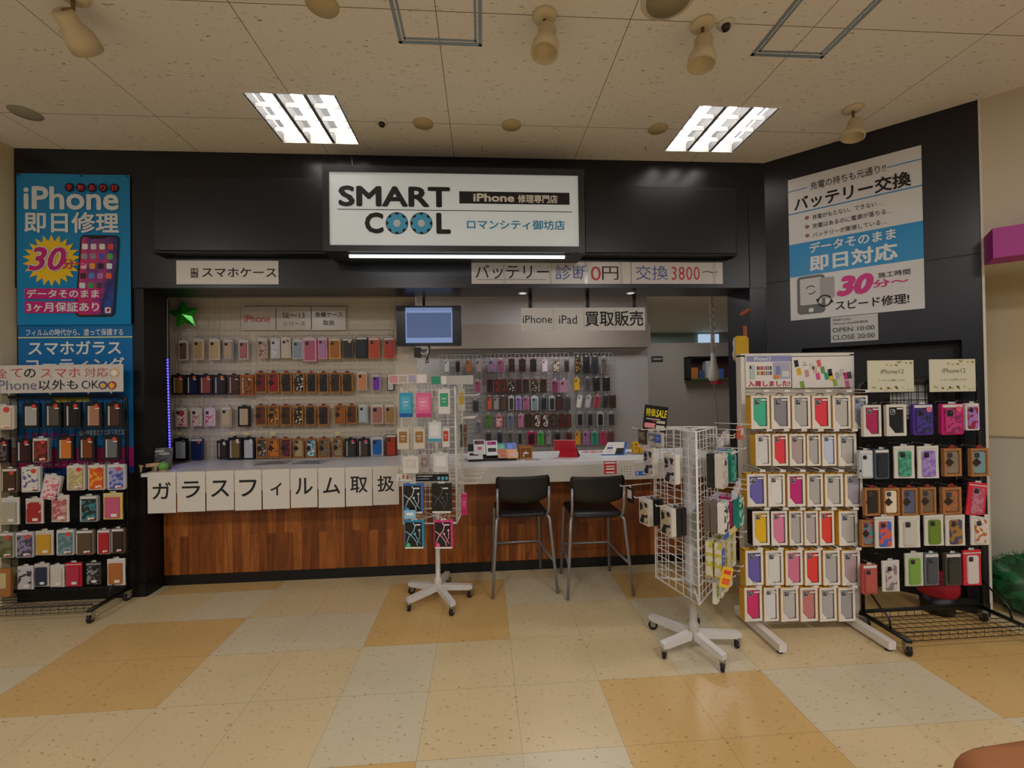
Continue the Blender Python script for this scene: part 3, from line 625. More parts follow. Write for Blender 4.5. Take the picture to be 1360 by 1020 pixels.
# ================================================================== SCREEN
p = onY(526, 406, 3.92); q = onY(613, 459, 3.92); w, h = q.x-p.x, p.z-q.z
t = thing('monitor', 'black flat screen hanging from the header with a bluish picture lit', 'monitor', (p.x, 3.92, p.z))
MB().bbox(0, 0, -h, w, .05, 0, mat('#0b0b0d', .25), .006).build('screen_housing', t)
sx0, sx1, sz0, sz1 = (163-110)/375*w, (433-110)/375*w, -(322-108)/232*h, -(120-108)/232*h
MB().box(sx0, -.001, sz0, sx1, -.0002, sz1, mat('#7f98cc', .3, 0, .5, name='lit_screen')).build('screen', t, )
def picm():
    m = bpy.data.materials.new('lit_picture'); m.use_nodes = True; N, L, b = nodes(m)
    tc = N.new('ShaderNodeTexCoord'); mp = N.new('ShaderNodeMapping'); mp.inputs['Rotation'].default_value = (0, .6, 0); mp.inputs['Scale'].default_value = (40, 1, 90); L.new(tc.outputs['Object'], mp.inputs[0])
    n = N.new('ShaderNodeTexNoise'); n.inputs['Scale'].default_value = 4; L.new(mp.outputs[0], n.inputs['Vector'])
    r = N.new('ShaderNodeValToRGB'); r.color_ramp.elements[0].position = .35; r.color_ramp.elements[0].color = hexc('#1c2748')+(1,); r.color_ramp.elements[1].position = .65; r.color_ramp.elements[1].color = hexc('#6d84b8')+(1,)
    L.new(n.outputs['Fac'], r.inputs[0]); L.new(r.outputs[0], b.inputs['Base Color']); L.new(r.outputs[0], b.inputs['Emission Color']); b.inputs['Emission Strength'].default_value = .5; return m
MB().box(sx0+.01, -.002, sz0+.045, sx1-.01, -.0012, sz1-.045, picm()).build('screen_picture', t)
mb = MB(); mb.tube([(w*.42, .03, 0), (w*.42, .03, FB-p.z+.3)], .012, DK2, 8); mb.build('bracket', t)
cbm = MB(); cbm.tube([(w*.25, .03, -h), (w*.3, .03, -h-.05), (w*.42, .03, -h-.07), (w*.5, .03, -h-.02)], .006, PAPER, 6); cbm.tube([(w*.48, .03, -h), (w*.46, .02, -h-.09), (w*.42, .03, -h-.16), (w*.36, .03, -h-.22), (w*.30, .03, -h-.27)], .005, PAPER, 6); cbm.build('white_cable', t)
cbm = MB(); cbm.tube([(w*.5, .02, -h), (w*.5, .01, -h-.06), (w*.455, .01, -h-.11), (w*.44, .01, -h-.15), (w*.48, .01, -h-.15), (w*.47, .01, -h-.10)], .006, BLACKM, 6); cbm.box(w*.26, .02, -h-.10, w*.36, .06, -h-.01, BLACKM); cbm.build('black_cable', t)
for i, (px, w_) in enumerate(((693, 1), (833, 1))):
    pp = onZ(px, 391.5, FB); t = thing('downlight', ('left' if i == 0 else 'right')+' small round downlight under the black header', 'downlight', (pp.x, 3.68, FB), 0, 'downlights under the header')
    MB().lathe([(0, -.006), (.045, -.006), (.05, 0), (0, 0)], (0, 0, 0), mat('#b9bcc0', .25, .6), 20).build('trim_ring', t); MB().lathe([(0, -.008), (.03, -.008), (.03, -.0062), (0, -.0062)], (0, 0, 0), mat('#ffffff', .3, 0, .5), 16).build('lens', t)
# black frame and blue light strip at the left side of the opening
mb = MB(); mb.tube([onY(226, 611, 3.79), onY(222.5, 480, 3.79), onY(222, 397, 3.79), onY(228, 394.5, 3.86)], .006, mat('#9a9aa0', .4), 6)
st = tag(mb.build('light_strip'), 'light strip down the left side of the counter opening, lower half glowing blue', 'light strip')
mb = MB(); a, b = onY(223, 478, 3.78), onY(226.2, 606, 3.78)
for k in range(34): c = a.lerp(b, k/33); mb.box(c.x-.005, c.y-.008, c.z-.006, c.x+.005, c.y-.001, c.z+.006, mat('#5a58ff', .4, 0, 2.2, name='blue_led'))
mb.build('blue_diode_row', st)
l = bpy.data.lights.new('blue_led_light', 'AREA'); l.shape = 'RECTANGLE'; l.size = .8; l.size_y = .03; l.energy = .22; l.color = (.25, .25, 1)
lo = bpy.data.objects.new('blue_led_light', l); COL.objects.link(lo); lo.location = (a+b)/2+Vector((.02, 0, 0)); lo.rotation_euler = (0, R(-90), 0)
# star balloon
t = thing('star_balloon', 'shiny green star shaped foil balloon at the top left of the product wall', 'balloon', tuple(onY(245, 418, 4.0)))
def star(r, m):
    vs = [(0, -.035, 0), (0, .02, 0)]; fs = []
    for k in range(10):
        a = R(90+6+36*k); rr = r if k % 2 == 0 else r*.52; vs.append((rr*math.cos(a), 0 if k % 2 == 0 else -.008, rr*math.sin(a)))
    for k in range(10): i, j = 2+k, 2+(k+1) % 10; fs += [(0, j, i), (1, i, j)]
    return MB().add(vs, fs, m)
star(.135, mat('#3aa830', .15, .35)).build('foil_body', t); MB().tube([(0, 0, .12), (-.005, 0, .17)], .002, PAPER, 5).build('string', t)

# things in the passage behind: small black sign, wall shelf with boxes, pendant outlet
t, s = pxsheet('door_plate', 'small black notice plate on the far partition', 'plate', (865.5, 473), (880.5, 480.5), 6.59, INK); s.rect('text_line', .1, .4, .9, .6, mat('#999', .5))
p = onY(912, 474, 6.5); q = onY(960, 509, 6.5); w, h = q.x-p.x+.2, p.z-q.z
t = thing('wall_shelf', 'dark wall shelf with small packages on the far partition', 'shelf', (p.x, 6.4, p.z)); b = MB(); b.box(0, 0, -h*.85, w, .19, -h*.85+.02, mat('#3a5a2c', .5)); b.box(0, 0, -.02, w, .19, 0, DK2); b.box(0, .17, -h*.85, w, .19, 0, mat('#3a241a', .6)); b.box(0, 0, -h*.85, .02, .19, 0, DK2); b.build('frame', t)
for k, (x0, x1, z1, c, lab) in enumerate(((.03, .14, .16, '#9c5a20', 'orange brown package at the left end of the far wall shelf'), (.16, .24, .12, '#33446a', 'small dark blue package on the far wall shelf'), (.27, .42, .26, '#a9a9ad', 'pale grey package on the far wall shelf'), (.44, .55, .14, '#3a5aa0', 'blue package right on the far wall shelf'))):
    tag(MB().bbox(0, 0, 0, x1-x0, .12, z1, mat(c, .5), .006).build('small_package', None, (p.x+x0, 6.43, p.z-h*.85+.0205)), lab, 'package', 'packages on the far wall shelf')
t = thing('hanging_outlet', 'white hanging power outlet on a coiled cord right of the counter opening', 'outlet', tuple(onY(948, 500, 4.3)))
c = onY(947, 397, 4.3)-onY(948, 500, 4.3); top = Vector((c.x-.02, 0, IC-t.location.z)); pts = []
for k in range(240):
    f = k/239; b = Vector((0, 0, .22)).lerp(top, f); pts.append(b+Vector((.020*math.cos(k*1.2), .020*math.sin(k*1.2), 0)))
MB().tube(pts, .0065, mat('#b7a79f', .5), 4).build('coiled_cord', t)
MB().lathe([(.0, -.05), (.045, -.045), (.055, .0), (.05, .06), (.03, .14), (.022, .24), (0, .25)], (0, 0, 0), mat('#c9c1b8', .5), 18).build('outlet_body', t)
MB().box(-.005, -.06, -.075, .055, .05, -.04, mat('#b5183a', .5)).build('red_switch', t)
MB().tube([(0, 0, -.05), (.01, 0, -.2), (.03, 0, -.35), (.035, 0, -.6)], .004, mat('#77706a', .5), 6).build('plug_cable', t)
# yellow pouch and orange straps hanging on the right pillar return
t = thing('yellow_pouch', 'plain yellow hanging pouch above the white display board', 'pouch', tuple(onY(986, 463, 3.46)))
MB().bbox(-.06, 0, -.11, .055, .03, .105, mat('#e0b01a', .5), .02).build('pouch_body', t); MB().tube([(-.06, .01, .09), (-.075, .0, .05), (-.07, .0, 0), (-.08, 0, -.05), (-.07, 0, -.09)], .008, mat('#b9b9b4', .3), 6).build('key_chain', t)
MB().box(.02, .01, .10, .05, .018, .19, mat('#a85a2a', .6)).build('strap', t)
tag(MB().tube([tuple(onY(984, 418, 3.49)), tuple(onY(995, 411, 3.49))], .016, mat('#a85a2a', .6), 8).build('strap_holder'), 'short orange brown peg on the black pillar above the yellow pouch', 'holder')

# ================================================================== PRODUCTS
def rrect(x0, z0, x1, z1, r, n=4):
    out = []
    for (cx, cz, a0) in ((x1-r, z1-r, 0), (x0+r, z1-r, 90), (x0+r, z0+r, 180), (x1-r, z0+r, 270)):
        for k in range(n+1): a = R(a0+k*90/n); out.append((cx+r*math.cos(a), cz+r*math.sin(a)))
    return out[::-1] if False else out
def M_(c, rough=.4):
    if isinstance(c, tuple): return pattern(*c)
    if isinstance(c, bpy.types.Material): return c
    return mat(c, rough)
def caseparts(t, x0, z0, x1, z1, y, m, cam=True, small=False, camcol=None):
    """a phone case lying on the front of its package: back plate with raised lip and camera opening"""
    w = x1-x0; r = w*.16; b = MB(); n = 2 if small else 4
    b.prism(rrect(x0, z0, x1, z1, r, n), y-.006, y, m)
    if not small:
        i = w*.06; b.prism(rrect(x0+i, z0+i, x1-i, z1-i, r*.8, n), y-.0075, y-.006, m)
    c = b.build('case', t)
    if cam:
        b = MB(); s_ = w*.40; a0, a1 = x0+w*.08, z1-w*.08-s_; cm = camcol or mat('#3a3b40', .3)
        b.prism(rrect(a0, a1, a0+s_, a1+s_, s_*.28, n), y-.009, y-.0076, cm)
        if not small:
            for (u, v) in ((.3, .7), (.7, .3), (.3, .3)): b.disc(a0+s_*u, a1+s_*v, s_*.16, -.0105+y, y-.009, mat('#141418', .2), 8)
        b.build('camera_opening', c)
    return c
PACKN = {'blister': 'phone_case_package', 'kraft': 'phone_case_package', 'frame': 'phone_case_package', 'bag': 'phone_case_package', 'window': 'phone_case_package', 'card': 'accessory_package', 'ear': 'earphone_package'}
BADGE = mat('#2c1a17', .5); HANG = mat('#8e2420', .5); CLRB = mat('#cfcfca', .2); YB = mat('#e8ae22', .5)
def pack(kind, loc, w, h, base, case, label, group, cat='phone case', rotz=0, d=.018, small=False, tilt=0, cam=None, ex=None, tab=True, flip=False):
    t = thing(PACKN.get(kind, 'phone_case_package'), label, cat, tuple(loc), rotz, group)
    if tilt: t.rotation_euler = (0, R(tilt), rotz)
    x = w/2; cm = M_(case); bm = M_(base)
    if kind == 'blister':
        b = MB(); b.bbox(-x, 0, 0, x, d, h, bm, w*.06); b.build('box', t)
        if flip:
            c_ = MB().prism(rrect(-x*.80, h*.05, x*.80, h*.88, w*.05), -.009, 0, cm).build('case', t); MB().box(-x*.80, -.0098, h*.07, -x*.70, -.009, h*.86, mat('#c9c6c2', .4)).build('spine', c_)
            MB().box(x*.0, -.0102, h*.09, x*.7, -.009, h*.17, PAPER).build('price_label', t); MB().box(x*.25, -.0112, h*.09, x*.7, -.0102, h*.125, STICK).build('red_label', t)
        else: caseparts(t, -x*.72, h*.06, x*.72, h*.86, 0, cm, True if cam is None else cam, small)
        if not small:
            MB().box(-x*.86, -.004, h*.885, x*.86, -.0003, h*.97, mat('#d8d4d0', .5)).build('header_card', t)
        if ex: MB().disc(x*.45, h*.83, w*.13, -.0125, -.0098 if flip else -.0078, M_(ex), 12).build('round_sticker', t)
    elif kind == 'frame':
        b = MB(); f = w*.13
        b.box(-x, -.004, 0, -x+f, d, h, bm); b.box(x-f, -.004, 0, x, d, h, bm); b.box(-x+f, -.004, 0, x-f, d, f, bm); b.box(-x+f, -.004, h-f*1.4, x-f, d, h, bm); b.box(-x+f, .006, f, x-f, d, h-f*1.4, bm); b.build('box', t)
        c = MB().prism(rrect(-x+f*1.2, f*1.2, x-f*1.3, h-f*1.7, w*.05), -.002, .0055, cm).build('case', t)
        MB().box(-x+f*1.2, -.0035, f*1.3, -x+f*1.9, -.002, h-f*1.8, mat('#b9b7b4', .4)).build('spine', c)
        if ex:
            MB().disc(x*.42, h*.86, w*.125, -.0075, -.005, M_(ex), 12).build('round_sticker', t); MB().box(x*.25, -.0062, h*.745, x*.75, -.0045, h*.785, PAPER).build('price_sticker', t)
    elif kind == 'kraft':
        b = MB(); f = w*.12
        b.box(-x, -.003, 0, -x+f, d, h, bm); b.box(x-f, -.003, 0, x, d, h, bm); b.box(-x+f, -.003, 0, x-f, d, f, bm); b.box(-x+f, -.003, h-f, x-f, d, h, bm); b.box(-x+f, .008, f, x-f, d, h-f, bm); b.build('box', t)
        caseparts(t, -x+f*1.3, f*1.4, x-f*1.3, h-f*1.4, .007, cm, not small if cam is None else cam, True)
        MB().prism([(-x*.95, h*.50), (-x*.45, h*.36), (x*.08, h*.50), (-x*.45, h*.66)], -.0065, -.0045, BADGE).build('diamond_badge', t)
        MB().prism([(-w*.24, h), (w*.24, h), (w*.06, h+w*.2), (-w*.06, h+w*.2)], .0, .002, HANG).build('hanger_tab', t)
    elif kind == 'bag':
        b = MB(); b.prism([(-x, .003), (x, 0), (x*.97, h*.5), (x, h), (-x, h*.99), (-x*.97, h*.45)], .0, .007, bm); b.box(-x*.98, -.0025, h*.90, x*.98, 0, h*.93, mat('#c9c6c0', .4)); b.build('bag', t)
        if flip: MB().prism(rrect(-x*.78, h*.06, x*.74, h*.84, w*.05), -.009, 0, cm).build('case', t); MB().box(-x*.1, -.0102, h*.12, x*.5, -.009, h*.22, PAPER).build('price_label', t)
        else: caseparts(t, -x*.62, h*.06, x*.62, h*.85, 0, cm, True if cam is None else cam, small)
    elif kind == 'window':
        sm_ = M_(ex or YB); b = MB(); f = w*.13
        b.box(-x, .002, 0, -x+.004, d, h, sm_); b.box(x-.004, .002, 0, x, d, h, sm_); b.box(-x, .002, h-.004, x, d, h, sm_); b.box(-x+.004, d-.003, 0, x-.004, d, h-.004, bm); b.box(-x+.004, .002, 0, x-.004, d, .004, sm_); b.build('box', t)
        b = MB(); b.box(-x, -.001, 0, -x+f, .002, h, bm); b.box(x-f, -.001, 0, x, .002, h, bm); b.box(-x+f, -.001, 0, x-f, .002, f, bm); b.box(-x+f, -.001, h-f, x-f, .002, h, bm)
        b.prism([(-x+f, f), (-x+f+w*.3, f), (-x+f, f+w*.36)], -.001, .002, bm)
        b.build('window_frame', t)
        MB().box(-x+.005, .013, .005, x-.005, .015, h-.005, mat('#8f8c88', .6)).build('inner_card', t)
        caseparts(t, -x+f*1.25, f*1.1, x-f*1.25, h-f*1.25, .012, cm, True if cam is None else cam, False, mat('#8d8f95', .3))
        MB().box(x*.05, -.0022, h*.845, x*.68, -.0012, h*.885, PAPER).build('model_label', t)
        b = MB(); b.tube([(-w*.2, .01, h+.001), (-w*.12, .01, h+.012), (w*.12, .01, h+.012), (w*.2, .01, h+.001)], .0028, mat('#3a2418', .5), 5); b.build('hanger_loop', t)
    elif kind == 'card':
        b = MB(); b.bbox(-x, 0, 0, x, d, h, bm, w*.05); b.build('box', t)
        MB().box(-x*.7, -.002, h*.30, x*.7, -.0003, h*.84, cm).build('front_print', t)
        if ex: MB().box(-x*.98, -.0015, 0.002, x*.98, -.0003, h*.16, M_(ex)).build('bottom_band', t)
        MB().box(-x*.4, -.0028, h*.60, x*.35, -.0021, h*.635, PAPER).build('text_line', t); MB().box(-x*.3, -.0028, h*.48, x*.25, -.0021, h*.50, PAPER).build('text_line', t)
    elif kind == 'ear':
        b = MB(); b.bbox(-x, 0, 0, x, d, h, bm, .003); b.build('box', t)
        MB().box(-x*.94, -.0012, h*.06, x*.78, -.0003, h*.93, mat('#141416', .35)).build('front_print', t)
        b = MB(); wr = M_(case)
        b.tube([(-x*.1, -.004, h*.92), (x*.1, -.004, h*.80), (-x*.05, -.004, h*.62), (-x*.5, -.004, h*.45), (-x*.8, -.004, h*.2)], .0035, wr, 5)
        b.tube([(-x*.9, -.004, h*.62), (-x*.3, -.004, h*.48), (x*.2, -.004, h*.25), (x*.35, -.004, h*.1)], .0028, wr, 5)
        b.tube([(x*.1, -.004, h*.50), (x*.3, -.004, h*.36), (x*.66, -.004, h*.16)], .0022, wr, 5); b.tube([(x*.55, -.004, h*.62), (x*.56, -.004, h*.4), (x*.2, -.004, h*.14)], .0022, wr, 5)
        b.disc(x*.08, h*.53, w*.055, -.010, -.003, wr, 10); b.disc(x*.55, h*.66, w*.055, -.010, -.003, wr, 10); b.build('earphone_cord', t)
        MB().box(-x*.94, -.0016, .001, x*.9, -.0003, h*.06, PAPER).build('bottom_label', t)
        if ex: MB().disc(-x*.62, h*.13, w*.11, -.003, -.0013, M_(ex), 14).build('round_sticker', t)
        MB().box(x*.1, -.002, h*.82, x*.65, -.0013, h*.86, PAPER).build('text_line', t)
    if tab and kind in ('blister', 'bag', 'frame', 'card', 'ear'):
        MB().prism([(-w*.16, h), (w*.16, h), (w*.13, h+.012), (-w*.13, h+.012)], .002, .004, CLRB if kind != 'frame' else BLACKM).build('hanger_tab', t)
    return t
def hook(parent, x, y0, y1, z, m=CHROME, r=.0018, flag=None, xf=None):
    b = MB(); b.tube([(x, y0, z-.012), (x, y0-.004, z), (x, y1+.01, z), (x, y1, z+.006)], r, m, 4, False, xf)
    if flag: b.box(x-.012, y1-.001, z-.002, x+.012, y1, z+.013, flag, xf)
    return b.build('display_hook', parent)
def grid(w, h, dx, dz, r, m, mb=None, y=0, xf=None):
    b = mb or MB(); nx = max(1, round(w/dx)); nz = max(1, round(h/dz))
    for i in range(nx+1): x = w*i/nx; b.box(x-r, y-r, 0, x+r, y+r, h, m, xf)
    for j in range(nz+1): z = h*j/nz; b.box(0, y-2.5*r, z-r, w, y-.8*r, z+r, m, xf)
    return b
ORD = ['first', 'second', 'third', 'fourth', 'fifth', 'sixth', 'seventh', 'eighth', 'ninth', 'tenth', 'eleventh', 'twelfth', 'thirteenth', 'fourteenth', 'fifteenth', 'sixteenth', 'seventeenth', 'eighteenth', 'nineteenth', 'twentieth']
def nth(i, n): return 'leftmost' if i == 0 else 'rightmost' if i == n-1 else ORD[i]+' from left'
def place_row(rows, px, Y, rowname, where, group, parent, hookY, small=False, flag=None, hm=CHROME, dz=0, dd=.018, off=0, flip=False):
    """rows: (x0, x1, y0, y1, kind, base, case, description[, extra[, tilt]]) in the frame that px() turns into photo pixels"""
    n = len(rows)
    for i, r in enumerate(rows):
        x0, x1, y0, y1, kind, base, case, desc = r[:8]; ex = r[8] if len(r) > 8 else None; tilt = r[9] if len(r) > 9 else 0
        yo = Y-.004*(i % 2)-(.012 if (i > 0 and x0 < rows[i-1][1]+1) and i % 2 else 0)
        a = onY(*px(x0, y0), yo); b = onY(*px(x1, y1), yo); w = max(.03, abs(b.x-a.x)*.97); h = a.z-b.z
        pack(kind, ((a.x+b.x)/2, yo, b.z), w, h, base, case, lab_(desc, i+off, n+off, rowname, where), group, small=small, ex=ex, tilt=tilt, d=dd, flip=flip)
        c_ = (a.x+b.x)/2-parent.location.x
        hook(parent, c_, hookY-parent.location.y, yo-.03-parent.location.y, a.z+.012-parent.location.z, hm, .0016 if small else .002, flag)
FL = lambda a, b, s=60, t=.5: pattern(a, b, s, .45, t)
def lab_(desc, i, n, rn, where):
    a = nth(i, n).split(' from ')
    full = '%s, %s, %s row, %s' % (desc, ' from '.join(a), rn, where)
    return full if len(full.split()) <= 16 else '%s, %s, %s row, %s' % (desc, a[0], rn, where)

# ---- left product wall
def gpanel(x0, x1, y0, y1, Y, m, label, r=.0016, d=.045, grp=None, px=lambda x, y: (x, y)):
    a = onY(*px(x0, y0), Y); b = onY(*px(x1, y1), Y); t = thing('wire_grid', label, 'display grid', (a.x, Y, b.z), 0, grp)
    grid(b.x-a.x, a.z-b.z, d, d, r, m).build('wire_mesh', t)
    f = MB(); w, h = b.x-a.x, a.z-b.z
    f.tube([(0, 0, 0), (w, 0, 0), (w, 0, h), (0, 0, h)], .0035, m, 4, True); f.build('rim', t)
    return t
WG = mat('#d9d0c4', .4)
PL = 'left product wall'
g1 = gpanel(165, 538, 222, 870, LWY-.02, WG, 'narrow white wire grid at the left end of the left product wall', grp='wire grids on the left product wall', px=z3)
g2 = gpanel(566, 1262, 222, 870, LWY-.02, WG, 'wide white wire grid right of the narrow one on the left product wall', grp='wire grids on the left product wall', px=z3)
for a_, b_, lab in ((165, 538, 'upper narrow strip of white wire grid beside the green star balloon'), (566, 1262, 'upper wide strip of white wire grid behind the three laminated cards')):
    gpanel(a_, b_, 66, 215, LWY-.02, WG, lab, grp='wire grids on the left product wall', px=z3)
GL = 'phone case packages on the left product wall'
Lr1 = [(178,225,272,372,'blister','#c9bfb4','#6d5545','brown marbled phone case in clear box','#7a4f8e'),(250,305,265,370,'blister','#d6c9b2','#bfa06d','gold phone case in white box'),(330,385,265,370,'blister','#d9cbb5','#c9ab80','beige phone case in white box'),(400,455,268,372,'blister','#8f98a0','#c2a888','beige phone case with black top card'),(478,530,270,368,'blister','#bfc0c8','#b06a6c','dusty pink phone case with blue top')]
Lr1b = [(572,625,262,362,'blister','#c2b6ae',FL('#c9b3a8','#8f5f50',90),'floral pinkish phone case in clear box'),(638,688,262,362,'blister','#c9c9cc',FL('#b9bbc4','#e6e6ea',110),'silver floral phone case'),(692,742,258,360,'blister','#d6cfc4','#cfc5b4','cream printed phone case','#c23b33'),(748,802,268,365,'blister','#b8bfc9','#8e9db0','blue grey phone case with small figure'),(800,872,258,378,'blister','#e39ab8','#b9607e','rose phone case in hot pink package'),(875,925,258,365,'blister','#d98fb8','#b884b8','lilac phone case in pink box'),(930,992,262,365,'blister','#cfa05a','#b36a1e','orange phone case in amber box'),(998,1055,262,362,'blister','#5a4a42','#2e2a2c','charcoal phone case with cream disc','#d6c9a0'),(1065,1128,255,362,'blister','#16161c','#20242e','black phone case in black box'),(1130,1188,258,362,'blister','#c96a3a','#c9462e','orange red phone case with red base'),(1205,1265,258,362,'blister','#c25a34','#b83a2c','red phone case in orange box')]
Lr2 = [(143,210,445,545,'frame','#2c211a','#8a6a2e','ochre album phone case with magenta dot','#d8307e'),(215,278,445,545,'frame','#1c1a1e','#1f2c44','navy album phone case with orange dot','#e88020'),(280,350,445,545,'frame','#2a1a14','#9c4a1e','rust album phone case with orange dot','#e87818'),(352,418,445,545,'frame','#1a1614','#2c2420','black album phone case with orange dot','#e88424'),(425,487,445,545,'frame','#4a2c1c',FL('#3c2418','#5a3822',40),'dark brown lattice phone case','#6a3c20'),(487,555,445,548,'frame','#a85c22',FL('#5c3018','#9a5a28',40),'orange brown lattice phone case','#b86a28')]
kc = [('#7a1c22','dark red and white print'),('#9c1f2c','red print with white shape'),('#26201f','black and white print'),(FL('#1a1a1c','#e0dcd6',45,.55),'black white spotted print'),('#16181c','glossy black print'),('#1c1c20','black figure print'),('#3c2418','dark brown leather'),('#33200f','brown leather')]
kx = [(560,622),(625,685),(688,748),(752,812),(818,872),(878,932),(935,992),(995,1055)]
Lr2b = [(x0,x1,435,535,'kraft',KRAFT,c,'kraft boxed phone case with '+dsc) for (x0,x1),(c,dsc) in zip(kx,kc)]+[(1073,1125,430,522,'blister','#c9b8a8','#d88a5e','orange pink phone case'),(1148,1193,445,525,'blister','#b8a0c0','#7a2fb0','purple phone case'),(1222,1262,448,525,'blister','#2a2a2e','#c9ccd2','silver phone case in black box')]
Lr3 = [(160,218,612,705,'blister','#d8c4be',FL('#b8303a','#e8dcd4',70),'red and white floral phone case'),(238,295,612,703,'blister','#d6cdb8',FL('#e0d0b8','#b86a78',70,.56),'cream phone case with pink flowers'),(305,362,612,703,'blister','#dccac8',FL('#e8c8ce','#c04868',70,.56),'pink phone case with berries'),(390,445,607,705,'blister','#b3a48e','#c4b090','beige phone case with small prints'),(475,538,603,705,'frame','#151517','#c0a684','beige phone case in black frame')]
k3 = [('#6a3420','reddish brown print'),(FL('#7a4a1e','#d8a04a',40,.55),'amber print'),('#4a2c18','dark brown print'),(FL('#2c2420','#e0d8a0',45,.56),'black and yellow print'),('#1f2022','black print'),('#2a2024','charcoal print')]
Lr3b = [(x0,x1,600,700,'kraft',KRAFT,c,'kraft boxed phone case with '+dsc) for (x0,x1),(c,dsc) in zip([(560,622),(625,685),(688,745),(750,805),(810,868),(875,935)],k3)]+[(960,1015,598,692,'kraft',KRAFT,'#a85a1c','kraft boxed orange leather phone case'),(1018,1075,598,690,'kraft',KRAFT,'#5c3214','kraft boxed brown leather phone case'),(1080,1130,595,685,'blister','#a8b4bc','#b4c0c8','clear bluish phone case'),(1142,1208,595,690,'blister','#c9b4a8','#b07468','rose beige phone case'),(1210,1266,595,690,'blister','#c2a888','#a8804e','tan phone case')]
Lr4 = [(152,225,765,873,'frame','#101012','#a8b0b8','silver phone case in black frame','#6a7078'),(238,302,765,873,'blister','#2a3a6a','#1c2a5a','navy phone case with picture strip','#d05a5a'),(370,425,775,865,'frame','#241a16','#3a2a22','dark brown phone case with white label','#d8d0c8'),(425,497,760,870,'frame','#141213','#7a6238','khaki phone case in black frame','#d8ccb8'),(497,562,760,870,'frame','#141416','#c0c0cc','pale lilac phone case in black frame','#e0dcd8')]
k4 = [(FL('#5a4a3c','#d8d0c4',40,.58),'brown and white print'),(FL('#d8761e','#3a4a6a',40,.6),'orange picture print'),(FL('#3a1c30','#8a3040',60),'dark plum print'),('#b8a078','beige print'),(FL('#2f9cb8','#e0e0d8',40),'turquoise and white print'),(FL('#8a6a44','#4a8aa0',40,.58),'sandy print')]
Lr4b = [(x0,x1,765,862,'kraft',KRAFT,c,'kraft boxed phone case with '+dsc) for (x0,x1),(c,dsc) in zip([(567,625),(625,685),(688,745),(752,808),(815,870),(878,937)],k4)]+[(952,1003,762,858,'kraft',KRAFT,FL('#d0b890','#2a1c14',120),'kraft boxed leopard print phone case'),(1010,1072,765,862,'frame','#101012','#3a3430','black phone case with pink round sticker','#e83c8a'),(1075,1137,765,860,'frame','#141416','#4a4038','dark phone case with pink and yellow stickers','#e85a9a'),(1142,1207,758,850,'blister','#c0c8d0','#1c6ab8','bright blue phone case'),(1215,1275,745,852,'blister','#5a2018','#b8381e','red orange phone case')]
for rows, rn, par in (((Lr1, Lr1b), 'top', 0), ((Lr2, Lr2b), 'second', 0), ((Lr3, Lr3b), 'third', 0), ((Lr4, Lr4b), 'bottom', 0)):
    place_row(rows[0], z3, 4.02, rn, 'narrow wall grid', GL, g1, LWY-.022)
    place_row(rows[1], z3, 4.02, rn, 'wide wall grid', GL, g2, LWY-.022)
# price flags standing above the bottom row
FLG = mat('#d8c890', .5)
for x in (180, 450, 520, 650, 975):
    p = onY(*z3(x, 740), 4.0); tag(MB().box(-.022, 0, -.012, .022, .002, .014, FLG).build('price_card', None, tuple(p)), 'small pale price card above bottom row of left product wall, near %s' % {180: 'left end', 450: 'khaki case', 520: 'pale lilac case', 650: 'orange picture case', 975: 'leopard print case'}[x], 'price card', 'price cards on the left product wall')

# ---- right back wall
def z5(x, y): return (500+x/4.25, 380+y/4.25)
def z6(x, y): return (660+x/3.924, 380+y/3.924)
BWY = BY-.035; WG2 = mat('#b9b7b8', .4)
q1 = gpanel(582, 641, 472, 606, BWY, WG2, 'left wire grid on the grey back wall, partly behind the centre spinner', .0025, .05, 'wire grids on the back wall')
q2 = gpanel(646, 757, 470, 606, BWY, WG2, 'middle wire grid on the grey back wall, above the picture book stand', .0025, .05, 'wire grids on the back wall')
q3 = gpanel(762, 816, 469, 606, BWY, WG2, 'right wire grid on the grey back wall, above the red tablet', .0025, .05, 'wire grids on the back wall')
GB2 = 'phone case packages on the back wall'; KD = mat('#4a2e20', .7)
def row5(lst, y0, y1): return [(x0, x1, y0, y1)+tuple(r) for (x0, x1, *r) in lst]
kf = lambda x0, x1, c, d: (x0, x1, 'kraft', KD, c, 'dark kraft boxed case with '+d)
bl = lambda x0, x1, b, c, d: (x0, x1, 'blister', b, c, d+' phone case')
a1 = row5([bl(380,415,'#a8a8a8','#c4c2c0','greyish white'),bl(442,475,'#8a8888','#202022','black'),bl(502,540,'#8a7868','#a8643a','orange brown'),bl(558,595,'#9c9096','#a89098','greyish pink')], 415, 488)
a2 = row5([bl(552,592,'#a88a98','#a04868','rose pink')], 530, 600); a3 = row5([bl(540,580,'#6a666a','#2e2c30','dark grey')], 640, 710); a4 = row5([bl(562,595,'#8f8c90','#6a686e','mid grey')], 762, 830)
for r_, rn in ((a1, 'top'), (a2, 'second'), (a3, 'third'), (a4, 'bottom')): place_row(r_, z5, 5.2, rn, 'of the left back wall grid', GB2, q1, BWY, True)
b1 = row5([bl(628,675,'#8890a0',FL('#56708a','#b06088',50),'blue and pink'),bl(678,725,'#a07890','#8a4a6a','plum pink'),kf(745,782,'#3a1c18','dark red print'),kf(803,845,'#2a1a16','dark print'),kf(865,905,'#1e1818','black print'),bl(932,968,'#b898a8','#d8c8cc','pale pink'),bl(995,1038,'#8a7060',FL('#6a5040','#c8c0b4',50),'brown and white'),bl(1058,1090,'#6a686c','#2a282c','charcoal')], 412, 485)
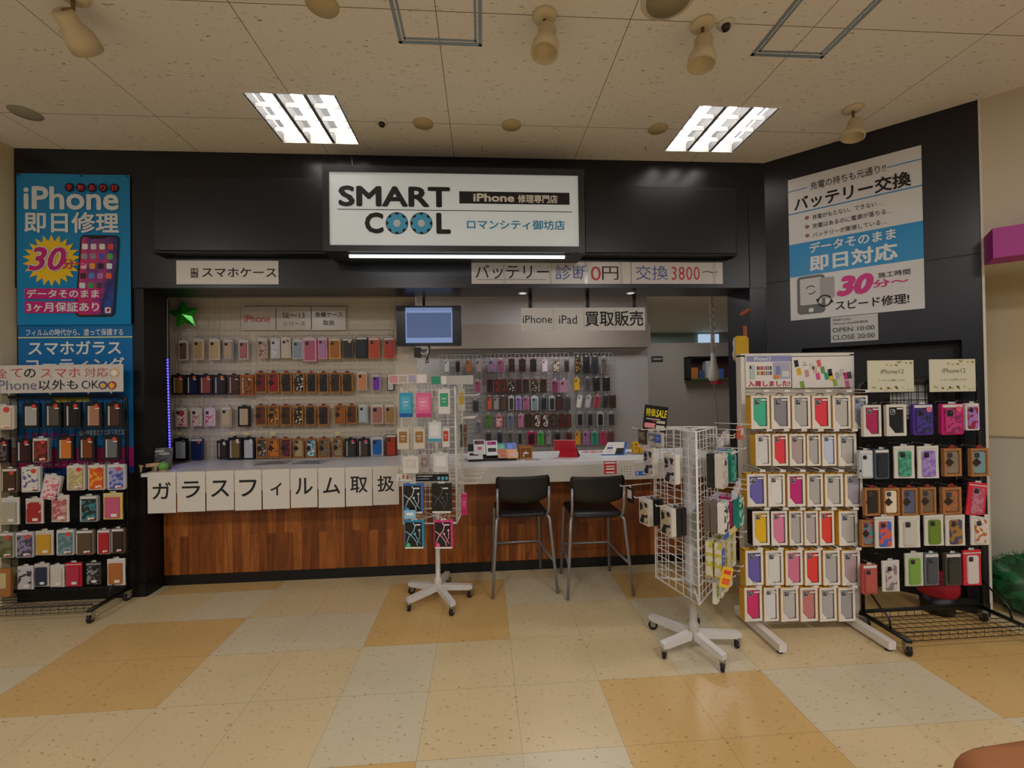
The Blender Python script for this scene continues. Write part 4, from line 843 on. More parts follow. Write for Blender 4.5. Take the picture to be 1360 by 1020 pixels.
b2 = row5([kf(622,660,'#2c1814','brown print'),kf(662,700,'#7a1c20','red print'),kf(700,740,'#5a2418','rust print'),kf(743,783,FL('#241a18','#d8d0c8',40,.56),'black and white print'),kf(785,822,'#3a1418','maroon print'),kf(825,862,'#2c2218','olive brown print'),kf(872,912,FL('#3c2c20','#c8b8a0',40,.56),'brown and cream print'),kf(922,962,'#321c16','leather brown print'),bl(985,1030,'#a0708c','#7a3050','plum'),bl(1032,1082,'#a88498','#b07890','dusty pink')], 528, 602)
b3 = row5([bl(622,655,'#704838','#c45a38','orange'),bl(657,695,'#6a686a','#96928e','warm grey'),bl(697,735,'#503a2c','#5c3c28','brown'),bl(745,778,'#c0bcb8','#2a2a2e','black'),bl(785,820,'#b0a8c0','#7a5aa8','purple'),bl(825,865,'#9c7c90','#a0587c','pink plum'),bl(872,915,'#c0c4c4','#7a8a8c','grey teal'),bl(922,965,'#6a6c70','#18181a','glossy black'),bl(972,1010,'#b0b0b0','#242426','black with white card'),bl(1010,1050,'#1c1a1c','#501c20','dark red'),bl(1058,1098,'#5c565a','#3c3438','dark plum')], 622, 700)
b4 = row5([bl(615,650,'#6a7a4a','#4a7a1e','olive green'),bl(672,712,'#a87880',FL('#c03a50','#e0c8c0',60),'pink red'),bl(740,775,'#8c90a0','#5a6680','slate blue'),bl(800,832,'#b08898','#b86a90','pink'),kf(840,880,'#3c2a20','brown print'),kf(888,930,FL('#6a4a3a','#e0d0c4',40),'brown and white print'),kf(935,975,FL('#4a3c34','#d8d4cc',40),'grey and white print'),kf(980,1020,'#44403c','grey print'),kf(1028,1062,'#5c1c1c','dark red print'),kf(1066,1100,'#6a2420','brick red print')], 722, 798)
b5 = row5([bl(615,652,'#6a686c','#38363a','dark grey'),bl(680,712,'#5a5c6c','#26283e','navy'),bl(738,772,'#7c7a7c','#4e4c50','mid grey'),bl(795,825,'#8a888a','#2c2a2e','black and grey'),bl(850,900,'#c02a58','#24181c','black in a pink package'),bl(908,945,'#80a080','#2f9a2c','bright green'),bl(957,990,'#7c7c7c','#8a8880','grey patterned'),bl(1003,1040,'#5c5a5c','#18181a','black'),bl(1065,1105,'#6c5450','#4a1c20','dark red')], 822, 895)
for r_, rn in ((b1, 'top'), (b2, 'second'), (b3, 'third'), (b4, 'fourth'), (b5, 'bottom')): place_row(r_, z5, 5.2, rn, 'middle back wall grid', GB2, q2, BWY, True)
c1 = row5([bl(405,440,'#4a4440',FL('#2a2420','#d8a030',45,.6),'dark yellow spotted'),bl(448,486,'#2a2a2c','#131315','black'),bl(492,530,'#3a3a3c','#26262a','black with white mark'),bl(540,575,'#8a8480','#5a5450','grey')], 368, 455)
c2 = row5([bl(400,433,'#b8922c','#d8a828','yellow'),bl(455,490,'#6c6468','#4c4248','grey plum'),bl(500,538,'#2a2a2c','#101012','black'),bl(552,590,'#1c1c1e','#19191b','matt black')], 478, 545)
c3 = row5([bl(410,438,'#b8b4b0','#d8d4d0','white')+(None, 10),bl(455,485,'#a8a4a8','#b8b4b8','pale grey')+(None, 10),bl(500,530,'#a86a70','#a8283c','red')+(None, 10),bl(545,575,'#4c484a','#2c2a2c','dark')+(None, 8),bl(585,622,'#4c342a','#3a2418','brown strap')], 568, 635)
c4 = row5([bl(415,450,'#8a888a','#1a1a1c','black'),bl(468,503,'#7c7a7c','#232326','charcoal'),bl(520,557,'#b0aeac','#151517','black and white'),bl(575,618,'#8c8888','#3a383a','dark grey')], 657, 728)
c5 = row5([bl(405,438,'#a8904c','#d8962c','amber'),bl(447,485,'#a87898','#9a6a9c','mauve with pink edge'),bl(492,528,'#7ca098','#1f8a78','teal'),bl(538,572,'#a8506c','#b8345c','crimson pink'),bl(578,612,'#6c5048','#6a3c34','red brown')], 756, 828)
for r_, rn in ((c1, 'top'), (c2, 'second'), (c3, 'third'), (c4, 'fourth'), (c5, 'bottom')): place_row(r_, z6, 5.2, rn, 'right back wall grid', GB2, q3, BWY, True)

# ================================================================== CASTERS, STANDS
def caster(parent, x, y, z, s=1.0, rot=0, name='caster'):
    xf = Matrix.Translation((x, y, 0)) @ Matrix.Rotation(rot, 4, 'Z')
    b = MB(); r = .028*s
    b.box(-.013*s, -.022*s, r*2-.002, .013*s, .022*s, z, CHROME, xf); b.box(-.016*s, -.018*s, r*.9, -.013*s, .012*s, z, CHROME, xf); b.box(.013*s, -.018*s, r*.9, .016*s, .012*s, z, CHROME, xf)
    c = b.build(name, parent)
    w = MB(); xw = xf @ Matrix.Translation((0, -.006*s, r)) @ Matrix.Rotation(R(90), 4, 'Y'); w.lathe([(.0, -.010*s), (r*.85, -.010*s), (r, -.006*s), (r, .006*s), (r*.85, .010*s), (0, .010*s)], (0, 0, 0), RUBBER, 18, xw)
    w.lathe([(.0, -.0112*s), (r*.4, -.0112*s), (r*.4, .0112*s), (0, .0112*s)], (0, 0, 0), CHROME, 12, xw); w.build('wheel', c); return c
def star_base(t, feet, hub, m, hz=.13):
    for (fx, fy) in feet:
        dx, dy = fx-hub[0], fy-hub[1]; L_ = math.hypot(dx, dy); a = math.atan2(dy, dx); xf = Matrix.Translation((hub[0], hub[1], 0)) @ Matrix.Rotation(a, 4, 'Z')
        vs = []; w = .019
        for (x, zt, zb) in ((0, hz, hz-.045), (L_*.93, .098, .062), (L_+.012, .092, .066)):
            for yy in (-w, w): vs += [(x, yy, zb), (x, yy, zt)]
        fs = []
        for k in (0, 4): fs += [(k, k+1, k+5, k+4), (k+2, k+6, k+7, k+3), (k+1, k+3, k+7, k+5), (k, k+4, k+6, k+2)]
        fs += [(0, 2, 3, 1), (8, 9, 11, 10)]
        leg = MB().add(vs, fs, m, False, xf).build('leg', t); leg['label'] = 'white sloping leg'
        caster(leg, fx, fy, .066, 1.0, a+random.uniform(-1, 1))

# ---- centre spinner
th = R(-5); CS = Vector((-.357, 3.195, 0)); SWd = .367
t = thing('spinner_rack', 'white square revolving wire rack with earphones in front of the counter', 'display rack', tuple(CS), 0)
feet = [onZ(543, 812, 0)-CS, onZ(601, 817, 0)-CS, onZ(625, 793, 0)-CS, onZ(546, 789, 0)-CS, onZ(594, 775, 0)-CS]
star_base(t, [(f.x, f.y) for f in feet], (.012, .015), mat('#d5d2cf', .35))
MB().lathe([(.0, .085), (.028, .085), (.028, .17), (.017, .18), (.017, 1.56), (0, 1.56)], (.012, .015, 0), mat('#cfc9be', .35), 16).build('pole', t)
XT = Matrix.Rotation(th, 4, 'Z'); hw = SWd/2; zb_, zt_ = .628, 1.592
for k in range(4):
    xf = XT @ Matrix.Rotation(R(90*k), 4, 'Z') @ Matrix.Translation((-hw, -hw, zb_))
    g = MB(); grid(SWd, zt_-zb_, .055, .05, .0016, WIREW, g, 0, xf); g.build('wire_side', t)
    f = MB()
    for z in (0, zt_-zb_): f.tube([(0, 0, z), (SWd, 0, z)], .005, WIREW, 6, False, xf)
    f.tube([(0, 0, 0), (0, 0, zt_-zb_)], .006, WIREW, 6, False, xf); f.build('frame_bar', t)
f = MB()
for z in (zb_, zt_): f.tube([(-hw, -hw, z), (hw, hw, z)], .004, WIREW, 5, False, XT); f.tube([(-hw, hw, z), (hw, -hw, z)], .004, WIREW, 5, False, XT)
f.build('cross_bar', t); spin = t
nrm = Vector((math.sin(th), -math.cos(th), 0)); F0 = CS+nrm*hw
def onP(px, py, P0, n):
    d = ray(px, py); return EYE+d*(n.dot(P0-EYE)/n.dot(d))
def zs(x, y): return (500+x/2.833, 480+y/2.833)
def spack(spec, label, out=.09, cat='phone accessory', d=.02):
    x0, x1, y0, y1, kind, base, case = spec[:7]; ex = spec[7] if len(spec) > 7 else None
    P = F0+nrm*out; a = onP(*zs(x0, y0), P, nrm); b = onP(*zs(x1, y1), P, nrm); c = (a+b)/2
    w = (Vector((b.x-a.x, b.y-a.y, 0))).length
    pack(kind, (c.x, c.y, b.z), w, a.z-b.z, base, case, label, 'packages on the centre spinner', cat, th, d, ex=ex)
    v = XT.inverted() @ (c-CS); z = a.z+.012
    h = MB(); h.tube([(v.x, -hw, z-.01), (v.x, -hw-.004, z), (v.x, -hw-out-.05, z), (v.x, -hw-out-.055, z+.01)], .0022, WIREW, 5, False, XT); h.build('display_hook', spin)
spack((85,135,118,210,'card','#3aa0c8','#56b4d4','#1c58a8'), 'tall blue accessory package at the top left of the centre spinner')
spack((148,205,118,210,'card','#e0689a','#ea84ac','#c83878'), 'tall pink accessory package next to the blue one on the centre spinner')
spack((232,277,105,197,'card','#d8d6d2','#3aa07c'), 'green and white accessory package at the top right of the centre spinner')
spack((78,122,252,330,'card','#cfc4b4','#96703c'), 'boxed cable with brown window, left in the second row of the centre spinner')
spack((140,182,252,328,'card','#cfc4b4','#9c7440'), 'boxed cable with brown window, second in the second row of the centre spinner')
spack((195,244,228,302,'card','#cdd4d6','#dde2e4','#3a98b8'), 'clear accessory bag with blue ends, middle of the centre spinner')
spack((247,275,250,322,'card','#d4d0cc','#c0402e'), 'narrow white and red package on the right of the centre spinner', .07)
spack((100,158,358,420,'card','#d8d4cc','#c9c5bd'), 'white charger box below the boxed cables on the centre spinner')
spack((213,270,345,416,'card','#c9c8c6','#dddcda'), 'clear bag with a white charger on the centre spinner')
spack((165,198,352,416,'card','#a89a98','#8a7a7c'), 'small greyish package between the white charger box and clear bag', .05)
spack((100,176,460,572,'ear','#3a6ab8','#c9d4dc','#3aa8e0'), 'white earphones in blue edged black box, left on the centre spinner', .10, 'earphones')
spack((207,284,460,570,'ear','#1c1c1e','#5a5a5e'), 'black earphones in an all black box on the centre spinner', .10, 'earphones')
spack((105,180,598,704,'ear','#2a8ab0','#8ac8dc','#4ac08a'), 'light blue earphones in black box, lowest left on the centre spinner', .13, 'earphones')
spack((217,288,598,704,'ear','#d83880','#f0b0c0','#f05a8c'), 'pink earphones in pink edged black box, lowest right on the centre spinner', .13, 'earphones')
def sprint(name, label, cat, x0, y0, x1, y1, out, m, marks=()):
    P = F0+nrm*out; a = onP(*zs(x0, y0), P, nrm); b = onP(*zs(x1, y1), P, nrm); w = Vector((b.x-a.x, b.y-a.y, 0)).length
    t, s = sheet(name, label, cat, tuple(a), w, a.z-b.z, m, th=.002, rotz=th)
    for (u0, v0, u1, v1, c) in marks: s.rect('printed_shape', u0, v0, u1, v1, mat(c, .5))
    return t
sprint('price_strip', 'black printed strip with three blue discs above the earphones', 'price strip', 148, 425, 272, 450, .012, mat('#1c1c20', .4), ((.04,.2,.5,.35,'#c8c8c8'),(.04,.6,.4,.72,'#a0a0a0'),(.66,.35,.74,.8,'#7ac8e0'),(.78,.35,.86,.8,'#7ac8e0'),(.90,.35,.97,.8,'#7ac8e0')))
sprint('price_strip', 'white printed strip with reddish marks at the left above the earphones', 'price strip', 76, 424, 147, 450, .014, PAPER, ((.3,.1,.42,.7,'#c86a4a'),(.5,.15,.62,.75,'#b87a5a'),(.72,.2,.9,.9,'#d8c8b8'),(.1,.5,.2,.9,'#a8a0a8')))
sprint('header_card', 'row of pinkish picture cards on the top left of the centre spinner', 'header card', 45, 50, 190, 82, .05, mat('#d8ccc8', .4), ((.02,.1,.24,.9,'#c88a98'),(.27,.15,.48,.85,'#b8a89c'),(.52,.1,.72,.9,'#a8a4bc'),(.76,.1,.97,.9,'#e0dcdc')))
sprint('header_card', 'silvery header strip with a green end on the top right of the spinner', 'header card', 206, 55, 365, 85, .03, mat('#b9b6b4', .2), ((.0,.05,.22,.95,'#2f9070'),(.24,.05,.36,.95,'#dddddd')))
t = sprint('price_sticker', 'pale blue round price sticker hanging below the left earphones', 'price sticker', 104, 560, 148, 592, .135, mat('#8fc4dc', .4), ((.2,.3,.8,.6,'#e8f0f4'),))
# narrow things on its right side
rt_side = XT @ Vector((1, 0, 0))
for (x0, x1, y0, y1, base, case, lab) in ((308,333,105,185,'#d8d4cc','#e0b81e','white and yellow narrow package on the right side of the centre spinner'), (318,342,500,578,'#d8307c','#e04c8e','bright pink narrow package low on the right side of the centre spinner'), (309,324,238,322,'#4c5a4c','#5a6a58','dark green narrow package on the right side of the centre spinner'), (326,340,238,322,'#7a5c44','#6a4c38','brown narrow package beside the dark green one on the spinner')):
    a = onY(*zs(x0, y0), 3.22); b = onY(*zs(x1, y1), 3.22); pack('card', ((a.x+b.x)/2, 3.22, b.z), b.x-a.x, a.z-b.z, base, case, lab, 'packages on the centre spinner', 'phone accessory', 0, .05)
for k, yy in enumerate((.05, .12, .19, .26)):
    for (z, L_) in ((.89+.018*k, .14+.012*k), (1.50, .14), (1.34, .12)):
        MB().tube([(hw, -hw+yy, z), (hw+L_, -hw+yy, z), (hw+L_+.01, -hw+yy, z+.01)], .003, WIREW, 5, False, XT).build('side_hook', spin)

# ---- right triangular spinner
CR = Vector((1.21, 2.50, 0)); cr = .212
t = thing('spinner_rack', 'white three sided revolving wire rack on a five legged wheeled base', 'display rack', tuple(CR), 0); tri = t
feet = [onZ(866, 836, 0)-CR, onZ(882, 875, 0)-CR, onZ(960, 891, 0)-CR, onZ(980, 860, 0)-CR]; feet.append(Vector((.13, .23, 0)))
hb = onZ(921, 852, .06)-CR
star_base(t, [(f.x, f.y) for f in feet], (hb.x, hb.y), mat('#d5d2cf', .35))
MB().lathe([(.0, .075), (.03, .075), (.03, .17), (.02, .18), (.02, .33), (.028, .33), (.028, .40), (0, .40)], (hb.x, hb.y, 0), mat('#b8b4ac', .35), 16).build('pole', t)
MB().lathe([(.0, .40), (.05, .40), (.05, .42), (.040, .43), (.040, 1.29), (0, 1.29)], (hb.x, hb.y, 0), mat('#b5b3b4', .3), 20).build('inner_column', t)
ang = [R(-105), R(135), R(15)]; cor = [Vector((cr*math.cos(a), cr*math.sin(a), 0)) for a in ang]; zb_, zt_ = .355, 1.29
for (i, j) in ((1, 0), (0, 2), (2, 1)):
    A, B = cor[i], cor[j]; a = math.atan2(B.y-A.y, B.x-A.x); w = (B-A).length; xf = Matrix.Translation((A.x, A.y, zb_)) @ Matrix.Rotation(a, 4, 'Z')
    g = MB(); grid(w, zt_-zb_, .06, .05, .0016, WIREW, g, 0, xf); g.build('wire_side', t)
    f = MB(); f.tube([(0, 0, 0), (w, 0, 0), (w, 0, zt_-zb_), (0, 0, zt_-zb_)], .005, WIREW, 6, True, xf)
    f.tube([(.016, 0, 0), (.016, 0, zt_-zb_)], .003, WIREW, 5, False, xf); f.build('frame_bar', t)
f = MB()
for c in cor: f.tube([(hb.x, hb.y, zt_), (c.x, c.y, zt_)], .0045, WIREW, 6); f.tube([(hb.x, hb.y, zb_+.05), (c.x, c.y, zb_)], .0045, WIREW, 6)
f.build('cross_bar', t)
GR2 = 'packages on the three sided spinner'
def face(i, j):
    A, B = CR+cor[i], CR+cor[j]; a = math.atan2(B.y-A.y, B.x-A.x); return A, Vector((math.cos(a), math.sin(a), 0)), Vector((math.sin(a), -math.cos(a), 0)), a
FLf = face(1, 0); FRf = face(0, 2)
def fp(F, u, n, z, w, h, d, kind, base, case, label, cat='phone accessory', ex=None, hk=True):
    A, U, N, a = F; p = A+U*u+N*n; pack(kind, (p.x, p.y, z), w, h, base, case, label, GR2, cat, a, d, ex=ex)
    if hk:
        b = MB(); P0 = A+U*u-CR; b.tube([tuple(P0+Vector((0, 0, z+h+.012))), tuple(P0+N*(n+.06)+Vector((0, 0, z+h+.012))), tuple(P0+N*(n+.066)+Vector((0, 0, z+h+.022)))], .0025, WIREW, 5); b.build('display_hook', tri)
BR1 = '#d9d2cb'
def earbox(F, u, n, z, base, label, side=None):
    fp(F, u, n, z, .10, .165, .03, 'blister', base, FL('#2a2c3c', '#b8b0b8', 28, .5), label, 'earphones')
earbox(FLf, .08, .10, 1.01, BR1, 'white boxed dark earphones, left one of the upper row on the three sided spinner')
earbox(FLf, .27, .10, 1.00, BR1, 'white boxed dark earphones, right one of the upper row on the three sided spinner')
for k, (u, n) in enumerate(((.07, .13), (.07, .095), (.07, .06), (.27, .13), (.27, .095), (.27, .06))):
    fp(FLf, u, n, .715, .095, .155, .03, 'ear' if n < .12 else 'blister', '#151517' if n < .12 else '#cfc8c0', '#3a3a3c' if n < .12 else FL('#26262a', '#b8a890', 28), 'black boxed earphones, %s on the %s lower hook of the three sided spinner' % (('foremost', 'middle', 'rearmost')[k % 3], ('left', 'right')[k//3]), 'earphones', None, k % 3 == 0)
fp(FLf, -.03, .16, .825, .06, .095, .012, 'card', '#1a1a1c', '#c8b8bc', 'small black package hanging out to the left of the three sided spinner')
rc = [[('#18181a', '#d8d4d0', 'black and white'), ('#cfc8c0', '#b8a8b0', 'greyish beige')], [('#2c62b8', '#d8e0f0', 'blue'), ('#1f8a78', '#58b4a0', 'teal green')]]
for k, (u, st) in enumerate(zip((.10, .27), rc)):
    for q, (b_, c_, d_) in enumerate(st): fp(FRf, u, .045+.042*q+.03, .985, .10, .185, .038, 'blister', b_, FL(c_, b_, 30), '%s boxed earphones, upper row, right face of the three sided spinner' % d_, 'earphones', None, q == 1)
rc = [[('#6a5c54', '#d8d4d0', 'grey brown, rearmost'), ('#6a5c54', '#c8c4c0', 'grey brown, middle'), ('#e0dcd8', '#3a3a44', 'white and black, foremost')], [('#d8d0e0', '#7a6ab0', 'white and violet'), ('#c02878', '#e8b0cc', 'magenta, rear'), ('#c8307c', '#f0d0dc', 'magenta, front'), ('#1f8a78', '#b8dcd4', 'teal')]]
for k, (u, st) in enumerate(zip((.09, .25), rc)):
    for q, (b_, c_, d_) in enumerate(st): fp(FRf, u, .05+.036*q, .745, .095, .165, .032, 'blister', b_, FL(c_, b_, 30), '%s boxed earphones, second row, right face of the three sided spinner' % d_, 'earphones', None, q == 1)
YW = FL('#d8d4c0', '#c4b84a', 26)
for k, u in enumerate((.08, .19, .30)):
    for q in range(2): fp(FRf, u, .06+.045*q, .50+.0*k, .07, .19, .035, 'card', YW, '#3a5ab0' if (k == 0 and q == 1) else '#cfc8a8', 'yellow and white striped box, %s, %s one, third row, three sided spinner' % (('left hook', 'middle hook', 'right hook')[k], ('rear', 'front')[q]), 'phone accessory', None, q == 1)
for k, u in enumerate((.06, .15, .24, .32)):
    fp(FRf, u, .08, .365, .055, .115, .02, 'card', '#d8d8cc', '#8aa03a' if k < 2 else '#b8b090', '%s small %s package, lowest row of the three sided spinner' % (('leftmost', 'second', 'third', 'rightmost')[k], 'olive green' if k < 2 else 'pale'), 'phone accessory')
for k, (u, n, c, l_) in enumerate(((.27, .09, '#b8b0b8', 'crumpled clear package on top right of the three sided spinner'), (.33, .15, '#c85a44', 'reddish clear package at the upper right of the three sided spinner'))):
    fp(FRf, u, n, 1.20+.03*k, .07, .075, .02, 'card', c, '#d8d0d0', l_, 'phone accessory')
for k, (u, n, z, c, l_) in enumerate(((.22, .15, .935, '#d0a8b4', 'small pinkish clear pack between the upper rows of the three sided spinner'), (.30, .14, .945, '#c8c4d0', 'small pale lilac clear pack between the upper rows of the three sided spinner'), (.14, .16, .925, '#b8c0c8', 'small bluish clear pack between the upper rows of the three sided spinner'), (.20, .08, 1.205, '#c9b4bc', 'small greyish pink pack on top right face of the three sided spinner'), (.12, .10, 1.20, '#b4b2b4', 'small grey pack on top right face of the three sided spinner'))):
    fp(FRf, u, n, z, .06, .045, .015, 'card', c, '#e0d8d8', l_, 'phone accessory')
# small cards on the left face top row
for k, (u, n, c, l_) in enumerate(((.05, .12, FL('#3a3030', '#8a7a70', 30), 'dark picture card pack at the upper left of the three sided spinner'), (.14, .12, FL('#a8a098', '#5a6a8a', 30), 'grey picture pack beside the dark one on the three sided spinner'), (.20, .12, '#3a5ac0', 'small blue pack below the sale card on the spinner'))):
    fp(FLf, u, n, 1.195, .075, .085, .01, 'card', '#b8b4ae' if k else '#4a3c34', c, l_, 'phone accessory')
# sale card
A = onY(852, 571, 2.50); t, s = sheet('sale_card', 'black sale card with yellow lettering clipped on the three sided spinner', 'sign', tuple(onY(857, 537, 2.50)), .155, .155, mat('#111113', .35), rotz=R(14)); t.rotation_euler = (0, R(8), R(10))
SY_ = mat('#e0d020', .4); s.text('特価', .06, .12, .46, .42, SY_, 2, .012); s.text('SALE', .49, .14, .96, .43, SY_, 2, .02, shear=.15)
s.rect('text_line', .1, .50, .7, .54, mat('#b0a8a8', .5)); s.rect('text_line', .35, .57, .7, .60, mat('#a83030', .5)); s.rect('pink_block', .06, .68, .5, .86, mat('#d88a90', .5)); s.rect('white_block', .56, .56, .92, .66, mat('#b8b8a8', .5)); s.rect('white_block', .55, .74, .92, .92, mat('#c8c8c0', .5))
# yellow price card on the right face and long price rail
def zr(x, y): return (840+x/7.29, 660+y/7.29)
P0 = CR+cor[0]+FRf[2]*.17
def onFace(px, n=.17, F=FRf): return onP(px[0], px[1], F[0]+F[2]*n, F[2])
t, s = sheet('price_card', 'diamond shaped yellow and red price card low on the three sided spinner', 'price card', tuple(onY(961, 752, 2.20)), .065, .105, mat('#e8b82a', .4)); t.rotation_euler = (0, R(18), R(10)); s.rect('red_print', .15, .15, .85, .35, mat('#d8402a', .5)); s.rect('red_print', .2, .55, .9, .85, mat('#e0602a', .5))
a = onY(961, 711, 2.28); t, s = sheet('price_strip', 'long yellowish price strip with blue end on the three sided spinner', 'price strip', tuple(a), .20, .03, mat('#d8c88a', .4), rotz=R(45)); t.rotation_euler = (0, R(-14), R(30)); s.rect('blue_end', 0, 0, .25, 1, mat('#2a6ac0', .4)); s.rect('orange_end', .75, .1, 1, .9, mat('#e08a5a', .4))

# ================================================================== WHITE DISPLAY BOARD
def zw(x, y): return (970+x/2.426, 460+y/2.426)
WY = 2.72
a = onY(988, 474, WY); b = onY(1134, 828, WY); wx0, wx1, wz0, wz1 = a.x, b.x, .09, a.z
t = thing('display_board', 'tall white display board on two floor feet full of boxed cases', 'display rack', (wx0, WY, 0)); ww = wx1-wx0
IV = mat('#ddd8cf', .45)
MB().box(0, 0, wz0, ww, .03, wz1, mat('#cfc6b8', .5)).build('back_panel', t)
f = MB(); f.box(-.03, -.012, .03, .0, .04, wz1+.01, IV); f.box(ww, -.012, .03, ww+.03, .04, wz1+.01, IV); f.box(-.03, -.012, wz1, ww+.03, .04, wz1+.02, IV); f.build('side_frame', t)
for x, y0, fr_ in ((-.018, 2.375, 1), (2.312-wx0, 2.34, 1)):
    MB().box(x-.022, y0-WY, .018, x+.022, .10, .062, IV).build('foot', t); MB().lathe([(0, 0), (.016, 0), (.016, .018), (0, .018)], (x, y0-WY+.03, 0), RUBBER, 12).build('foot_pad', t)
def hdr(a, b, lab, m=PAPER): p = onY(*a, WY-.02); q = onY(*b, WY-.02); return sheet('header_card', lab, 'header card', tuple(p), q.x-p.x, p.z-q.z, m, th=.003)
ht, s = hdr((990, 472), (1051, 514), 'header card with red arrival lettering at the top left of the white display board')
s.rect('purple_band', .02, .02, 1, .20, mat('#8f8fc0', .4)); s.text('iPhone13', .18, .05, .55, .17, PWH, 2, .02); s.rect('phone_print', .07, .30, .20, .74, mat('#b8c4c8', .4)); s.rect('camera_print', .085, .33, .12, .42, INK, 2)
cols_ = ['#2a2a2e', '#c82a3a', '#b02030', '#c87a8a', '#6a5a6a', '#77777c', '#303034', '#7a8a3a', '#e0a020', '#8a2a20', '#a8886a', '#8a7a7a', '#9a8a8e', '#242428']
for k, c in enumerate(cols_): s.rect('colour_chip', .245+(k % 7)*.048, .34+(k//7)*.16, .28+(k % 7)*.048, .46+(k//7)*.16, mat(c, .4))
s.rect('lilac_photo', .60, .22, .98, .74, mat('#b0aec4', .4)); s.rect('slanted_phone', .66, .34, .76, .60, mat('#7a8ab0', .4), 2); s.rect('orange_dot', .62, .62, .73, .73, mat('#d88a30', .4), 3); s.rect('blue_dot', .8, .5, .95, .68, mat('#d4dcd8', .4), 2)
s.text('入荷しました!', .04, .79, .97, .97, mat('#c01848', .4), 2, .03)
ht, s = hdr((1051.5, 474), (1133, 514), 'header card with many small coloured phone case pictures, right of the arrival card')
for k, (u, v, c, r_) in enumerate(((.03,.1,'#2a2a2e',.0),(.07,.36,'#e0b030',0),(.2,.42,'#c89a94',0),(.28,.20,'#d8c8cc',0),(.38,.52,'#e0508a',0),(.40,.10,'#e06a60',0),(.46,.32,'#6a9a5a',0),(.52,.52,'#3aa07c',0),(.60,.56,'#e0b83a',0),(.58,.40,'#2a2a2e',0),(.7,.5,'#b8b8bc',0),(.78,.4,'#c8c8c8',0),(.84,.52,'#d84a8a',0),(.9,.50,'#5a5a60',0),(.12,.78,'#8aa83a',0),(.66,.74,'#98b84a',0),(.86,.78,'#e070a0',0),(.33,.3,'#ccb8a8',0))): s.poly('case_print', [(u, v+.02), (u+.065, v-.01), (u+.085, v+.21), (u+.02, v+.24)][::-1], mat(c, .4), 1)
s.text('Q', .19, .16, .22, .22, INK, 2); s.rect('text_line', .17, .26, .25, .28, INK)
Wd = '#e8e2d8'
wc = lambda x0, x1, c, d, ex=None, y=None: (x0, x1)+((y) if y else (None, None))+('window', Wd, c, d+' phone case in window box', ex)
G36 = 'boxed phone cases on the white display board'
CL1, CL2, CL3 = '#b5b1ae', '#c2bdb8', '#8f8b90'
rws = [('top', 157, 265, [wc(65,128,'#4ab894','mint green'), wc(130,195,CL3,'clear dark edged'), wc(197,260,CL1,'clear grey'), wc(262,325,'#e8404c','coral red'), wc(328,390,CL2,'clear pale'), wc(392,445,'#98a0b4','clear blue edged')]),
       ('second', 281, 384, [wc(80,132,'#dcd8d8','white'), wc(134,187,'#e8404c','coral red'), wc(189,244,'#b8a0a0','clear pink edged'), wc(246,292,CL1,'clear grey'), wc(294,343,'#c8d0e8','pale blue'), wc(346,408,CL2,'clear silver')]),
       ('third', 410, 515, [wc(52,118,'#7068b8','violet blue'), wc(120,178,'#e4e2e0','white'), wc(182,243,'#c82a7c','magenta'), wc(246,300,CL1,'clear grey'), wc(303,365,CL2,'clear beige'), wc(368,428,'#aca8b4','clear lilac edged')]),
       ('fourth', 530, 640, [wc(70,128,'#e8b820','yellow','#18181a'), wc(130,185,'#e080a8','pink','#18181a'), wc(188,235,CL1,'clear grey'), wc(237,284,'#b8acac','clear pinkish'), wc(286,336,'#e84034','red'), wc(348,412,CL2,'clear silver')]),
       ('fifth', 657, 768, [wc(47,108,'#6c62b4','violet'), wc(112,173,'#dcdcd8','white'), wc(176,235,'#d87898','rose pink'), wc(238,294,'#e8403c','red'), wc(297,355,CL1,'clear grey'), wc(358,420,'#bca0a4','clear pink edged')]),
       ('bottom', 777, 884, [wc(44,104,'#d8306c','magenta'), wc(107,157,'#e0dede','white'), wc(161,221,CL2,'clear grey'), wc(224,283,'#c87c78','clear red edged'), wc(286,344,CL1,'clear smoky'), wc(347,404,'#a8a4a4','clear patterned')])]
for rn, y0, y1, lst in rws:
    L2 = [(r_[0], r_[1], y0, y1)+tuple(r_[4:]) for r_ in lst]
    n = len(L2)
    for i, r_ in enumerate(L2):
        Y = 2.56-.006*(i % 2); a = onY(*zw(r_[0], y0), Y); b = onY(*zw(r_[1], y1), Y); w = (b.x-a.x)*.97
        pack('window', ((a.x+b.x)/2, Y, b.z), w, a.z-b.z-.004, r_[5], r_[6], lab_(r_[7], i, n, rn, 'white display board'), G36, d=.055, ex=r_[8])
        cx = (a.x+b.x)/2-wx0; z = a.z+.014
        h = MB(); 
        h.tube([(cx, .0, z), (cx, Y-WY-.045, z), (cx, Y-WY-.05, z+.004)], .0022, IV, 5); h.tube([(cx, 0, z+.022), (cx+.012, Y-WY-.05, z+.016)], .0022, IV, 5); h.box(cx-.012, Y-WY-.054, z+.004, cx+.022, Y-WY-.051, z+.018, IV); h.build('display_hook', t)

